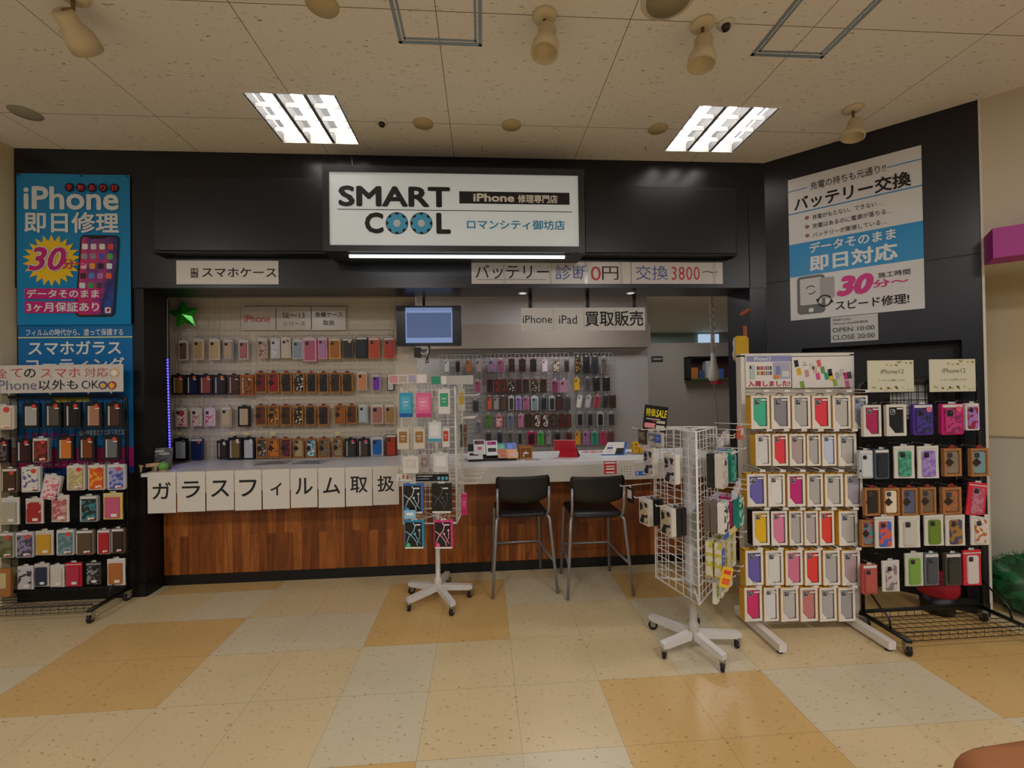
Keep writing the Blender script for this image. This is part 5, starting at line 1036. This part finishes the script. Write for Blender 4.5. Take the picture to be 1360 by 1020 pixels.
# ================================================================== BLACK WHEELED RACKS
def brack(label, x0, x1, Yb, ztop, group=None, basket=True, yfront=2.31, corner='r', fx=None):
    t = thing('display_rack', label, 'display rack', (x0, Yb, 0), 0, group); w = x1-x0; r = .011
    f = MB(); z0 = .10; rc = .05
    arc = lambda cx, cz, a0, a1: [(cx+rc*math.cos(R(a)), 0, cz+rc*math.sin(R(a))) for a in range(a0, a1+1, 15)] if a1 > a0 else [(cx+rc*math.cos(R(a)), 0, cz+rc*math.sin(R(a))) for a in range(a0, a1-1, -15)]
    f.tube([(0, 0, z0)]+arc(rc, ztop-rc, 180, 90)+arc(w-rc, ztop-rc, 90, 0)+[(w, 0, z0)], r, WIREB, 8); f.tube([(0, 0, z0), (w, 0, z0)], r, WIREB, 8); f.build('frame', t)
    g = MB(); xf = Matrix.Translation((.012, 0, z0+.14)); grid(w-.024, ztop-z0-.16, .05, .05, .0013, WIREB, g, 0, xf); g.build('wire_mesh', t)
    yf = yfront-Yb
    for x in (0, w):
        b = MB(); b.tube([(x, .02, .085), (x, yf-.02, .085)], r*1.1, WIREB, 8); b.tube([(x, -.01, .28), (x, yf*.45, .18), (x, yf*.62, .155), (x, yf*.66, .09)] if x == 0 else [(x, -.0, .26), (x, yf*.5, .16), (x, yf*.56, .09)], .006, WIREB, 6); b.build('base_rail', t)
        for y in (.0, yf): caster(t, x+(.0 if y else 0), y, .078, 1.1, random.uniform(-.8, .8))
    b = MB(); yy0, yy1 = -.02, yf+.01; nx = round((w)/.055)
    b.tube([(0, yy1, .12), (w, yy1, .12)], .004, WIREB, 6); b.tube([(0, yy0, .12), (w, yy0, .12)], .004, WIREB, 6)
    for k in range(nx+1): x = w*k/nx; b.tube([(x, yy0, .12), (x, yy0, .07), (x, yy1, .07), (x, yy1, .12)], .0018, WIREB, 4)
    for k in range(7): y = yy0+(yy1-yy0)*k/6; b.wire((0, y, .07), (w, y, .07), .0022, WIREB)
    b.build('wire_basket', t)
    return t
rbX0 = 2.376; rb = brack('black wire rack on wheels with bagged and kraft boxed cases at the right', rbX0, 3.19, 2.60, 1.545, yfront=2.316)
def zb(x, y): return (1020+x/4, 355+y/4)
def zc(x, y): return (1120+x/2.4286, 460+y/2.4286)
GRB = 'phone case packages on the right black rack'
WB = '#d9d4ca'
R1 = [(63,124,190,290,'window',WB,'#b02a5c','magenta phone case in white window box','#d8d0c4'),(137,205,188,288,'window',WB,'#1c1c1e','black rugged phone case in white window box','#d8d0c4'),(222,292,187,285,'blister','#4a3090',FL('#2a2a50','#4a3a90',40),'dark phone case in purple box','#e07a90'),(314,390,186,284,'blister','#b81a6c',FL('#8a2a5c','#c83a80',40),'crimson phone case in magenta box','#e0607c'),(393,440,184,270,'blister','#d8ccd0',FL('#9a2050','#a878c0',30),'maroon and lilac phone case in narrow box')]
R2 = [(50,97,336,425,'blister','#b8bcc0','#d0d4d8','white phone case in clear sleeve'),(99,150,332,427,'blister','#4a5464','#232a38','dark navy phone case in clear sleeve'),(162,232,322,425,'bag',WB,FL('#5aa88a','#3a8a70',40),'mint green phone case in white bag'),(238,310,322,425,'bag',WB,FL('#8a6ac0','#a890d0',40),'purple patterned phone case in white bag'),(323,382,330,418,'kraft',KRAFT,'#8a7a6a','kraft boxed clear brown phone case'),(410,470,330,418,'kraft',KRAFT,'#7a9a98','kraft boxed greenish clear phone case')]
R3 = [(68,120,458,545,'kraft',KRAFT,'#2a2420','kraft boxed black phone case'),(128,182,458,545,'kraft',KRAFT,'#e4d8ba','kraft boxed cream phone case'),(187,240,458,545,'kraft',KRAFT,'#5a6080','kraft boxed slate blue phone case'),(246,300,456,542,'kraft',KRAFT,'#7a6248','kraft boxed clear taupe phone case'),(318,382,456,542,'kraft',KRAFT,FL('#8a6a4a','#c0603a',45),'kraft boxed autumn flower phone case'),(392,456,440,546,'bag','#d8243c',FL('#b8506c','#c08090',60),'red bagged glitter phone case, tilted',None,8)]
R4 = [(57,104,562,645,'kraft',KRAFT,FL('#a85a6c','#3a9a98',30),'kraft boxed colourful flower phone case'),(101,167,550,650,'bag',WB,FL('#3a6ac0','#d85a4a',30,.5),'multicoloured phone case in white bag'),(178,250,547,648,'bag',WB,'#c9c4bc','clear ring phone case in white bag'),(260,326,545,642,'bag',WB,'#6a8a28','olive green phone case in white bag'),(328,395,545,642,'bag',WB,FL('#4a4a6a','#a87838',30,.5),'brown and blue patterned phone case in white bag'),(410,473,545,640,'bag',WB,FL('#d8d0c4','#c06a3a',36,.56),'cream phone case with orange print in white bag')]
R5 = [(60,112,705,798,'blister','#b04a48','#b85850','brick red phone case in clear box'),(124,183,692,790,'bag',WB,FL('#8a7a7c','#c8c0bc',30),'photo print phone case in white bag'),(198,260,668,772,'bag','#c8ccb8','#7aa848','light green phone case in white bag'),(261,310,668,770,'blister','#6a6c74','#4a4e58','slate grey phone case in clear sleeve'),(328,383,668,770,'blister','#4a463e','#34322c','dark olive phone case in clear sleeve'),(385,447,658,770,'bag','#d0203c','#d8d0cc','white phone case in red bag')]
for rows, rn in ((R1, 'top'), (R2, 'second'), (R3, 'third'), (R4, 'fourth'), (R5, 'bottom')):
    place_row(rows, zc, 2.50, rn, 'right black rack', GRB, rb, 2.598, False, None)
# two header cards clipped above it
FLP = FL('#d9d2b4', '#b8a860', 14, .6)
for (a, b, lab) in (((1152, 479), (1214, 520), 'cream card with leafy border above the right black rack, the left one'), ((1234, 477.5), (1296, 519.5), 'cream card with leafy border above the right black rack, the right one')):
    t, s = pxsheet('header_card', lab, 'header card', a, b, 2.575, mat('#d8d4bc', .35), group='cream cards above the right black rack')
    s.text('iPhone12', .28, .28, .78, .42, mat('#8a8470', .5), 2); s.text('ケースフィルム取扱しています', .22, .60, .80, .66, mat('#7a7048', .5), 2)
    random.seed(3)
    for k in range(26):
        u = random.uniform(.03, .92); v = random.choice((random.uniform(.03, .14), random.uniform(.82, .93))); c = random.choice(('#b8b070', '#d8b86a', '#a8ac78', '#c8c08a')); s.poly('leaf_print', [(u, v), (u+.03, v+.05), (u+.065, v+.03), (u+.04, v-.02)][::-1], mat(c, .5), 1)
t, s = pxsheet('notice_sheet', 'white timetable sheet with grid lines behind the right black rack', 'sheet', (1182, 505), (1232, 556), 2.63, mat('#a9a9a7', .4))
for k in range(5): s.rect('grid_line', 0, .1+.2*k, 1, .115+.2*k, INK); s.rect('grid_line', .05+.22*k, 0, .065+.22*k, 1, INK)
# red bucket stool-like tub and blue card behind/below the rack
tb = thing('round_tub', 'low round tub, red above and black below, behind the right black rack', 'tub', (3.03, 2.735, 0))
MB().lathe([(0, .0), (.085, .0), (.095, .12), (0, .12)], (0, 0, 0), BLACKM, 30).build('tub_base', tb)
MB().lathe([(0, .12), (.095, .12), (.112, .15), (.112, .235), (.104, .24), (.09, .19), (0, .17)], (0, 0, 0), mat('#b81834', .4), 30).build('tub_body', tb)
# left black rack
lbX1 = -2.675; lb = brack('black wire rack on wheels with flip cases at the left edge', -4.25, lbX1, 3.46, 1.535, yfront=3.15)
def zq(x, y): return (x/2.7546, 470+y/2.7546)
def zp(x, y): return (x/4, 610+y/4)
GLB = 'phone case packages on the left black rack'
FRB = '#19191b'; RS = '#d8483e'
S1 = [(-34,54,190,276,'blister','#cfc4b4','#d8ccb8','cream flip case with red sticker',RS),(82,146,180,270,'frame',FRB,'#a9aaa4','silver grey flip case with red sticker',RS),(163,226,178,270,'frame',FRB,'#55504a','dark grey flip case with red sticker',RS),(235,297,178,270,'frame',FRB,'#241a18','black brown flip case with red sticker',RS),(312,374,178,270,'frame',FRB,'#a87860','copper pink flip case with red sticker',RS),(386,448,178,270,'frame',FRB,'#4a3226','dark brown flip case with red sticker',RS)]
S2 = [(-20,34,314,398,'frame',FRB,FL('#2a1c20','#6a5a58',40),'dark floral flip case with red sticker',RS),(58,116,312,398,'frame',FRB,'#3a1618','dark red flip case with red sticker',RS),(118,180,308,396,'blister','#8a8480',FL('#5a201a','#8a3428',30),'rust patterned flip case with red sticker',RS),(208,272,302,390,'frame',FRB,'#d0762e','orange flip case with red sticker',RS),(287,348,302,388,'frame',FRB,'#7a3c1c','chestnut brown flip case with red sticker',RS),(377,440,300,387,'frame',FRB,'#6a6c70','slate grey flip case with red sticker',RS)]
S3 = [(5,66,420,505,'blister','#6a5a4c','#4a3422','brown flip case with red sticker',RS),(77,148,413,505,'blister','#c9c8c6',FL('#d8d8cc','#6a5aa0',30,.58),'white flip case with coloured squares',RS),(143,210,443,532,'blister','#c8c4c4',FL('#d87888','#e8d0d0',40),'pink red patterned flip case, tilted',None,12),(243,312,408,498,'blister','#c9c4bc',FL('#cfc090','#b0a070',60),'beige striped flip case',RS),(320,386,407,497,'blister','#c9c4c0',FL('#d85a1c','#e8a030',30,.56),'orange and yellow flip case',RS),(391,458,405,496,'blister','#c4c4cc',FL('#4a50a0','#9aa0d0',40),'blue patterned flip case',RS)]
S4 = [(5,104,205,345,'bag','#d8d4cc','#b0a898','taupe flip case in white bag'),(135,232,208,340,'bag','#d8d0c8',FL('#a8282c','#d8b8a8',14,.6),'red flip case with white scallops in white bag'),(272,368,192,332,'bag','#dcd4cc',FL('#d8a8a0','#b06068',40),'pink floral flip case in white bag'),(422,522,195,330,'blister','#9aa0a0',FL('#3a8088','#242a2c',36,.5),'teal and black flip case'),(547,652,180,318,'bag','#d8c46a','#c85a7c','pink flip case in yellow bag')]
S5 = [(-22,78,392,522,'blister','#a8a89c',FL('#5a5a3a','#7a7858',24),'olive camouflage flip case',RS),(80,182,388,520,'blister','#b0aeb4',FL('#4a4058','#8a88a0',36),'purple grey patterned flip case',RS),(188,285,380,508,'bag','#cfc8b4','#c89a2c','yellow ochre flip case in white bag'),(298,396,375,508,'blister','#b4b8b8',FL('#7a9a9c','#5a7a80',30),'teal grey picture flip case',RS),(400,500,378,505,'blister','#7a7266','#5a4a36','taupe flip case'),(515,588,375,503,'blister','#9a8a88','#b0202c','red flip case'),(590,662,368,498,'blister','#5a5048','#33241c','dark brown flip case')]
S6 = [(92,180,568,690,'bag','#ccc8c8',FL('#c0bcc0','#3a383a',22,.58),'white and black flip case in clear bag'),(182,262,555,675,'bag','#c8c2b4','#27304a','navy flip case in cream box'),(265,343,562,678,'bag','#d8d4cc','#cfc8c0','cream package with printed lines'),(345,436,550,675,'bag','#c8203c','#b83048','crimson package with printed lines'),(457,537,548,665,'bag','#3a3a3c',FL('#1e1e20','#8a8a88',60,.55),'black package with small print'),(568,666,530,668,'bag','#d8d8d6','#b06a34','tan brown flip case in white bag')]
for rows, rn, px_, off in ((S1, 'top', zq, 0), (S2, 'second', zq, 0), (S3, 'third', zq, 0), (S4, 'fourth', zp, 0), (S5, 'fifth', zp, 0), (S6, 'bottom', zp, 0)):
    place_row(rows, px_, 3.34, rn, 'left black rack', GLB, lb, 3.458, flip=True)
tag(pack('card', tuple(onY(0, 793, 3.34)+Vector((-.03, 0, 0))), .20, .20, '#a8703c', '#cdb98a', 'wooden framed cream package at the bottom left edge of the left black rack', GLB), None)
# banner on the left rack
def zz(x, y): return (x/7.556, 470+y/7.556)
p = onY(-6, 485.5, 3.40); q = onY(*zz(1230, 378), 3.40); q.x = onY(163.5, 500, 3.40).x
t, s = sheet('paper_banner', 'white taped paper banner in red and black lettering on the left black rack', 'banner', tuple(p), q.x-p.x, p.z-q.z, mat('#d4cec8', .3))
Wb = q.x-p.x
def bu(x, y): P = onY(*zz(x, y), 3.40); return (P.x-p.x)/Wb, (p.z-P.z)/(p.z-q.z)
def btx(body, x0, y0, x1, y1, m, b=.0): u0, v0 = bu(x0, y0); u1, v1 = bu(x1, y1); s.text(body, u0, v0, u1, v1, m, 2, b)
RI = mat('#c84a4a', .5)
btx('全', -20, 150, 75, 240, RI); btx('て', 110, 150, 225, 235, RI); btx('の', 245, 150, 360, 238, INK, .008); btx('スマホ', 410, 145, 810, 235, RI); btx('対応', 850, 138, 1085, 230, RI)
btx('iPhone', -50, 268, 370, 358, mat('#6a6a90', .5)); btx('以外も', 390, 262, 785, 358, INK, .006); btx('OK', 820, 268, 995, 348, INK, .0)
for (x, y, r_, c1, c2) in ((1148, 188, 46, '#d8b890', '#f0e8dc'), (1036, 315, 40, '#4a5a9c', '#e8b838'), (1126, 315, 40, '#a8283c', '#e8b838')):
    u, v = bu(x, y); k = r_/7.556/577*3.4; MB().disc(u*s.w, -v*s.h, k, -.003, -.0012, mat(c1, .5), 20).build('pictograph', t); MB().disc(u*s.w, -v*s.h-.002, k*.6, -.0045, -.0031, mat(c2, .5), 16).build('pictograph_face', t)
for u in (.10, .42, .72, .90): s.rect('tape', u, .0, u+.012, 1.06, mat('#eeeeee', .1, 0, 0, .3), 3)

# ================================================================== BAR STOOLS
def stool(ox, oy, rot, label):
    t = thing('bar_stool', label, 'bar stool', (ox, oy, 0), rot, 'bar stools at the counter')
    ST = mat('#9a9ca0', .35, .5); SB = mat('#121217', .45)
    s = MB(); pts = rrect(-.19, -.19, .19, .20, .05, 5); n = len(pts)
    rings = []
    for (k, z) in ((.94, .570), (1.0, .578), (1.0, .592), (.95, .602)): rings.append([(x*k, y*k, z+.012*(abs(x)/.19)**2-.008+(.012 if y < -.1 else 0)*0) for x, y in pts])
    vs = [v for r_ in rings for v in r_]; fs = [tuple(reversed(range(n))), tuple(range(3*n, 4*n))]
    for i in range(3):
        for q in range(n): fs.append((i*n+q, i*n+(q+1) % n, (i+1)*n+(q+1) % n, (i+1)*n+q))
    s.add(vs, fs, SB, True); s.build('seat', t)
    bk = MB(); m = 12; vs = []
    for (zz_, hw_, cut) in ((.71, .175, 1), (.735, .195, 0), (.80, .205, 0), (.865, .205, 0), (.885, .195, 0)):
        for k in range(m+1):
            f = -1+2*k/m; x = hw_*f; y = -.235+.035*(f*f)-.02*(zz_-.7); z = zz_+(-.022*(1-f*f) if cut else 0)
            vs.append((x, y, z))
    nv = len(vs); vs += [(x, y+.012, z) for x, y, z in vs]; fs = []
    for i in range(4):
        for k in range(m):
            a = i*(m+1)+k; fs.append((a, a+1, a+m+2, a+m+1)); b = a+nv; fs.append((b, b+m+1, b+m+2, b+1))
    for k in range(m): fs.append((k+nv, k+1+nv, k+1, k)); a = 4*(m+1)+k; fs.append((a, a+1, a+1+nv, a+nv))
    for i in range(4): a = i*(m+1); fs.append((a, a+m+1, a+m+1+nv, a+nv)); a += m; fs.append((a+nv, a+m+1+nv, a+m+1, a))
    bk.add(vs, fs, mat('#15130f', .5), True); bk.build('backrest', t)
    for sx in (-1, 1):
        MB().tube([(sx*.185, -.17, .585), (sx*.195, -.185, .60), (sx*.195, -.205, .66), (sx*.195, -.215, .80)], .010, ST, 8).build('back_post', t)
        MB().tube([(sx*.165, -.10, .575), (sx*.19, -.165, .575), (sx*.203, -.185, .55), (sx*.245, -.235, .0)], .0115, ST, 10).build('leg', t)
        MB().tube([(sx*.165, .10, .575), (sx*.18, .15, .575), (sx*.185, .165, .55), (sx*.205, .215, .0)], .0115, ST, 10).build('leg', t)
    k = .245
    f = MB(); f.tube([(-.226, -.212, .235), (-.205, .0, .235), (-.195, .192, .25), (0, .20, .25), (.195, .192, .25), (.205, .0, .235), (.226, -.212, .235)], .009, ST, 8); f.build('foot_ring', t)
    return t
stool(.278, 3.455, R(4), 'left of two black bar stools with grey tube legs at the counter')
stool(.835, 3.372, R(1), 'right of two black bar stools with grey tube legs at the counter')

# ================================================================== THINGS ON THE COUNTER
CZ = .9455
p = onZ(213, 616, CZ)
A = onY(200.5, 588.5, 3.62); B = onY(227, 616, 3.62)
t, s = sheet('picture_leaflet', 'small grey landscape leaflet standing at the left end of the counter', 'leaflet', (A.x, 3.62, CZ+.17), .165, .165, FL('#5a5c60', '#77777c', 18, .5)); t.rotation_euler = (R(-8), 0, 0)
s.rect('title_line', .1, .12, .6, .2, mat('#c8c8c8', .5)); s.rect('title_line', .4, .24, .85, .32, mat('#b8b8b8', .5)); s.poly('hill_print', [(.15, .75), (.6, .5), (.85, .45), (.55, .7), (.3, .85)], mat('#3c3a44', .5), 1)
t = thing('log_easel', 'small pale wooden log stand at the left end of the counter', 'easel', (A.x-.01, 3.52, CZ)); XL = Matrix.Identity(4)
b = MB(); b.tube([(0, 0, .045), (.13, .03, .05)], .016, mat('#c9a27c', .7), 10); b.build('log', t)
for (x, y) in ((.012, -.004), (.10, .02), (.06, .05)): MB().tube([(x, y, 0), (x+.004, y, .045)], .009, mat('#c2a680', .7), 8).build('peg_leg', t)
t = thing('green_ball', 'small round green ornament beside the wooden log stand', 'ornament', (A.x+.155, 3.53, CZ+.006)); b = MB(); b.lathe([(0, .0)]+[(.034*math.sin(R(a)), .034-.034*math.cos(R(a))) for a in range(15, 180, 15)]+[(0, .068)], (0, 0, 0), mat('#6aa850', .5), 16); b.build('ball', t); MB().lathe([(0, -.006), (.024, -.006), (.024, .004), (0, .004)], (0, 0, 0), mat('#c9a27c', .7), 12).build('saucer', t)
# flat prints
for (x0, x1, y, dx, rz, lab) in ((334, 382, 618.5, .30, 8, 'flat printed sheet lying on the left half of the counter, left one'), (383, 432, 617, .32, -6, 'flat printed sheet lying on the left half of the counter, right one')):
    P = onZ(x0, y, CZ); Q = onZ(x1, y, CZ); t = thing('printed_sheet', lab, 'paper sheet', (P.x, P.y, CZ), R(rz), 'flat printed sheets on the counter')
    w = Q.x-P.x; MB().box(0, 0, 0, w*.85, .20, .001, mat('#a9adb4', .3)).build('paper', t); b = MB()
    for k in range(7): b.box(.02+.01*k, .02+k*.022, .0012, w*.8-.012*k, .028+k*.022, .0016, mat('#55586a', .5))
    b.build('printed_lines', t)
# picture book stand
P = onZ(622, 613, CZ); Q = onZ(684, 609, CZ)
t = thing('brochure_stand', 'low sloping stand holding brochures on the counter behind the left stool', 'stand', (P.x+.0, 3.58, CZ), R(2)); w = .40
b = MB(); b.add([(0, 0, 0), (w, 0, 0), (w, .2, 0), (0, .2, 0), (.0, 0, .012), (w, 0, .012), (w, .2, .12), (0, .2, .12)], [(0, 3, 2, 1), (4, 5, 6, 7), (0, 1, 5, 4), (1, 2, 6, 5), (2, 3, 7, 6), (3, 0, 4, 7)], mat('#1a1a1e', .4)); b.build('stand_body', t)
slope = math.atan2(.108, .2)
bk = [(.00, .0, .12, '#d8d8dc', [(.1, .45, .7, .8, '#2a2a30'), (.25, .5, .6, .7, '#d05a78')], 'white leaflet with a dark phone picture, leftmost on the brochure stand', .10),
      (.045, .06, .10, '#e0e2e6', [(.1, .68, .9, .94, '#24242a'), (.2, .72, .8, .90, '#d87a88'), (.35, .3, .7, .5, '#d86a78')], 'tall white leaflet with pink apple like disc on the brochure stand', .20),
      (.15, .04, .10, '#e4e4e8', [(.12, .70, .9, .94, '#c8308c'), (.5, .72, .9, .92, '#3040a8'), (.15, .22, .85, .48, '#26262c')], 'tall white leaflet with magenta and black pictures on the brochure stand', .20),
      (.24, .10, .09, '#3aa084', [(.2, .3, .8, .7, '#7ac0a8')], 'teal green leaflet at the back of the brochure stand', .11), (.31, .10, .10, '#2a50b0', [(.2, .2, .6, .8, '#5a8ae0')], 'blue leaflet at the back right of the brochure stand', .11),
      (.245, .0, .085, '#b89868', [(.1, .5, .9, .9, '#c86a50'), (.3, .1, .8, .4, '#d84a48')], 'tan and red leaflet in front on the brochure stand', .12), (.32, .0, .09, '#e0a060', [(.2, .2, .8, .5, '#e0a8c0')], 'orange leaflet at the right end of the brochure stand', .12)]
for k, (x, y, wd, c, marks, lab, ln) in enumerate(bk):
    th_ = thing('leaflet', lab, 'leaflet', tuple(Vector((P.x+x, 3.58, CZ+.018))+Vector((0, y*math.cos(slope), y*math.sin(slope))) + Vector((0, 0, .002*(k % 3)))), 0, 'leaflets on the brochure stand')
    th_.rotation_euler = (slope+.02, 0, R(2))
    lf = MB(); lf.box(0, 0, 0, wd, ln, .004, mat(c, .35)); lf.build('cover', th_)
    for (u0, v0, u1, v1, cc) in marks: MB().box(u0*wd, v0*ln, .0042, u1*wd, v1*ln, .0048, mat(cc, .4)).build('printed_shape', th_)
# wooden box with a white roof mark
P = onZ(690, 609.5, CZ)
t = thing('wooden_box', 'small orange brown wooden box with a white roof shaped mark on the counter', 'box', (P.x, P.y, CZ), R(3)); wb = mat('#b06c24', .5)
w, h, d = .11, .10, .07; b = MB(); b.box(0, 0, 0, w, .006, h, wb) if False else None
b.box(0, .008, 0, w, d, h, mat('#8a5018', .6)); b.box(0, 0, 0, .012, .008, h, wb); b.box(w-.012, 0, 0, w, .008, h, wb); b.box(.012, 0, 0, w-.012, .008, .012, wb); b.box(.012, 0, h-.012, w-.012, .008, h, wb); b.build('box_body', t)
MB().prism([(.03, .045), (.055, .062), (.08, .045), (.08, .04), (.03, .04)][::-1], .004, .0078, PAPER).build('roof_mark', t); MB().box(.03, .004, .018, .042, .0078, .034, PAPER).build('door_mark', t)
P = onZ(698, 611.5, CZ); tag(MB().box(0, 0, 0, .12, .05, .003, FL('#8a888c', '#c0a0a0', 50)).build('flat_card', None, tuple(P)), 'grey and pinkish flat card lying in front of the wooden box', 'card')
# red tablet stand
P = onZ(741, 607, CZ)
t = thing('tablet_case', 'red folding tablet case standing on the counter', 'tablet case', (P.x, P.y-.01, CZ), R(-14)); RD = mat('#b8142c', .4)
b = MB(); b.add([(.0, 0, .0), (.17, 0, 0), (.15, .07, .075), (.02, .07, .075)], [(0, 1, 2, 3)], RD); b.add([(0, .004, 0), (.17, .004, 0), (.15, .076, .075), (.02, .076, .075)], [(3, 2, 1, 0)], RD); b.add([(0,0,0),(.17,0,0),(.17,.004,0),(0,.004,0),(.02,.07,.075),(.15,.07,.075),(.15,.076,.075),(.02,.076,.075)], [(0,3,2,1),(4,5,6,7),(1,2,6,5),(3,0,4,7)], RD); b.build('support_flap', t)
b = MB(); xf = Matrix.Translation((-.005, .068, .0)) @ Matrix.Rotation(R(22), 4, 'X'); b.box(-.03, 0, .05, .15, .008, .155, RD, xf); b.build('back_cover', t)
b = MB(); b.add([(.17, 0, 0), (.185, .10, 0), (.15, .08, .08), (.165, .0, .004)], [(0, 1, 2), (0, 2, 3), (2, 1, 0)], mat('#3a0a10', .5)); b.build('fold_side', t)
P = onZ(772, 601, CZ); tag(MB().hprism([(0, 0), (.10, -.02), (.20, .01), (.17, .05), (.05, .06)], 0, .006, FL('#d8b8b8', '#c86a6c', 30)).build('folded_cloth', None, (P.x, P.y, CZ)), 'folded pink cloth on the counter between red case and blue stand', 'cloth')
# blue document stand
P = onZ(797, 604, CZ); sl = R(40)
t = thing('document_stand', 'blue sloping document stand with white sheet and black phone', 'stand', (P.x, P.y-.03, CZ), R(-4)); w = .20
b = MB(); xf = Matrix.Translation((0, 0, 0)) @ Matrix.Rotation(sl, 4, 'X'); b.add([(0, 0, 0), (w, 0, 0), (w+.06, .15, 0), (.09, .15, 0), (0, 0, .006), (w, 0, .006), (w+.06, .15, .006), (.09, .15, .006)], [(0, 3, 2, 1), (4, 5, 6, 7), (0, 1, 5, 4), (1, 2, 6, 5), (2, 3, 7, 6), (3, 0, 4, 7)], mat('#1c6ac8', .4), False, xf)
b.add([(w, 0, 0), (w+.06, .115, .096), (w+.045, .16, 0), (.05, .16, 0), (.09, .115, .096)], [(0, 2, 1), (1, 2, 3, 4)], mat('#184a90', .5)); b.build('stand_body', t)
b = MB(); b.add([(.005, .006, .0066), (w-.01, .006, .0066), (w+.035, .145, .0066), (.085, .145, .0066)], [(0, 1, 2, 3)], PAPER, False, xf); b.build('document', t)
b = MB(); b.add([(.12, .005, .0072), (.19, .005, .0072), (.215, .075, .0072), (.15, .075, .0072)], [(0, 1, 2, 3)], INK, False, xf); b.add([(.06, .065, .0072), (.11, .065, .0072), (.12, .085, .0072), (.07, .085, .0072)], [(0, 1, 2, 3)], mat('#2a4a9a', .5), False, xf)
for k in range(5): b.add([(.05+.006*k, .025+k*.02, .007), (.10+.006*k, .025+k*.02, .007), (.101+.006*k, .029+k*.02, .007), (.051+.006*k, .029+k*.02, .007)], [(0, 1, 2, 3)], mat('#8a9ab8', .5), False, xf)
b.build('print', t)
# yellow boxes on a grey pad
P = onZ(841, 603, CZ)
tag(MB().box(-.03, -.03, 0, .16, .09, .006, mat('#8f9496', .5)).build('grey_pad', None, (P.x, P.y, CZ)), 'flat grey pad under the yellow packages at the right of the counter', 'pad')
for (x, w, h, lab) in ((.0, .055, .10, 'taller yellow package on the grey pad near the sale card'), (.062, .05, .045, 'shorter yellow package on the grey pad near the sale card')):
    t = thing('yellow_package', lab, 'package', (P.x+x, P.y, CZ+.0065), R(4), 'yellow packages on the counter'); MB().bbox(0, 0, 0, w, .03, h, mat('#e0a818', .4), .004).build('box', t)
    if h > .05: MB().box(.015, -.001, h*.7, .04, -.0002, h*.78, INK).build('mark', t); MB().box(.012, -.001, h*.42, .043, -.0002, h*.48, INK).build('text_line', t)
    else: MB().box(.01, -.001, h*.3, .04, -.0002, h*.4, mat('#8a6010', .5)).build('text_line', t)

# ================================================================== OTHERS
# dark green fluffy heap on the floor at the right edge
P = onZ(1345, 815, 0); random.seed(11)
b = MB(); vs = []; fs = []; n1, n2 = 26, 40
for i in range(n1+1):
    a = math.pi*i/n1
    for j in range(n2):
        c = 2*math.pi*j/n2; k = 1+.06*random.uniform(-1, 1)+.05*math.sin(3*c+2*a)
        vs.append((.28*k*math.sin(a)*math.cos(c), .22*k*math.sin(a)*math.sin(c), max(.0, .18-.19*k*math.cos(a))))
for i in range(n1):
    for j in range(n2): fs.append((i*n2+j, i*n2+(j+1) % n2, (i+1)*n2+(j+1) % n2, (i+1)*n2+j))
b.add(vs, fs, FL('#0e5a2a', '#0a3c1c', 20, .5), True)
gt = thing('green_bundle', 'rounded dark green fuzzy bundle on the floor at the right edge', 'bundle', (P.x+.17, P.y-.005, 0)); b.build('bundle_body', gt)
b = MB(); GM = mat('#12703a', .7)
for k in range(900):
    a = math.acos(random.uniform(-1, 1)); c = random.uniform(0, 2*math.pi); p = Vector((.28*math.sin(a)*math.cos(c), .22*math.sin(a)*math.sin(c), .19-.19*math.cos(a))); nn = Vector((p.x/.078, p.y/.048, (p.z-.19)/.036)).normalized()
    if p.z < .02: continue
    q = p+nn*random.uniform(.008, .025)+Vector((random.uniform(-.01, .01),)*3); b.add([tuple(p+Vector((.004, 0, 0))), tuple(p-Vector((.004, 0, 0))), tuple(q)], [(0, 1, 2)], GM)
o = b.build('tufts', gt); o['kind'] = 'stuff'
# brown leather chair, bottom right corner
P = onZ(1296, 1003, .785)
t = thing('leather_chair', 'brown leather chair back in the bottom right corner', 'chair', (P.x+.25, P.y-.19, 0), R(4)); LE = mat('#96603c', .5)
def pad(x0, x1, y0, y1, z0, z1, r, name):
    b = MB(); n = 10; vs = []; fs = []; seg = 24; rings = 12
    for i in range(rings+1):
        ph = -math.pi/2+math.pi*i/rings
        for j in range(seg):
            a = 2*math.pi*j/seg; ca, sa, cp, sp = math.cos(a), math.sin(a), math.cos(ph), math.sin(ph)
            f = lambda v: math.copysign(abs(v)**.24, v); g_ = lambda v: math.copysign(abs(v)**.13, v)
            vs.append(((x0+x1)/2+(x1-x0)/2*g_(ca)*abs(cp)**.24, (y0+y1)/2+(y1-y0)/2*g_(sa)*abs(cp)**.24, (z0+z1)/2+(z1-z0)/2*f(sp)))
    for i in range(rings):
        for j in range(seg): fs.append((i*seg+j, i*seg+(j+1) % seg, (i+1)*seg+(j+1) % seg, (i+1)*seg+j))
    b.add(vs, fs, LE, True); return b.build(name, t)
pad(-.27, .27, .15, .235, .42, .785, .05, 'backrest'); pad(-.27, .27, -.30, .16, .38, .48, .05, 'seat')
for (x, y) in ((-.22, .18), (.22, .18), (-.22, -.25), (.22, -.25)): MB().tube([(x, y, .40), (x, y, 0)], [.022, .014], mat('#4a2c1a', .5), 10).build('leg', t)
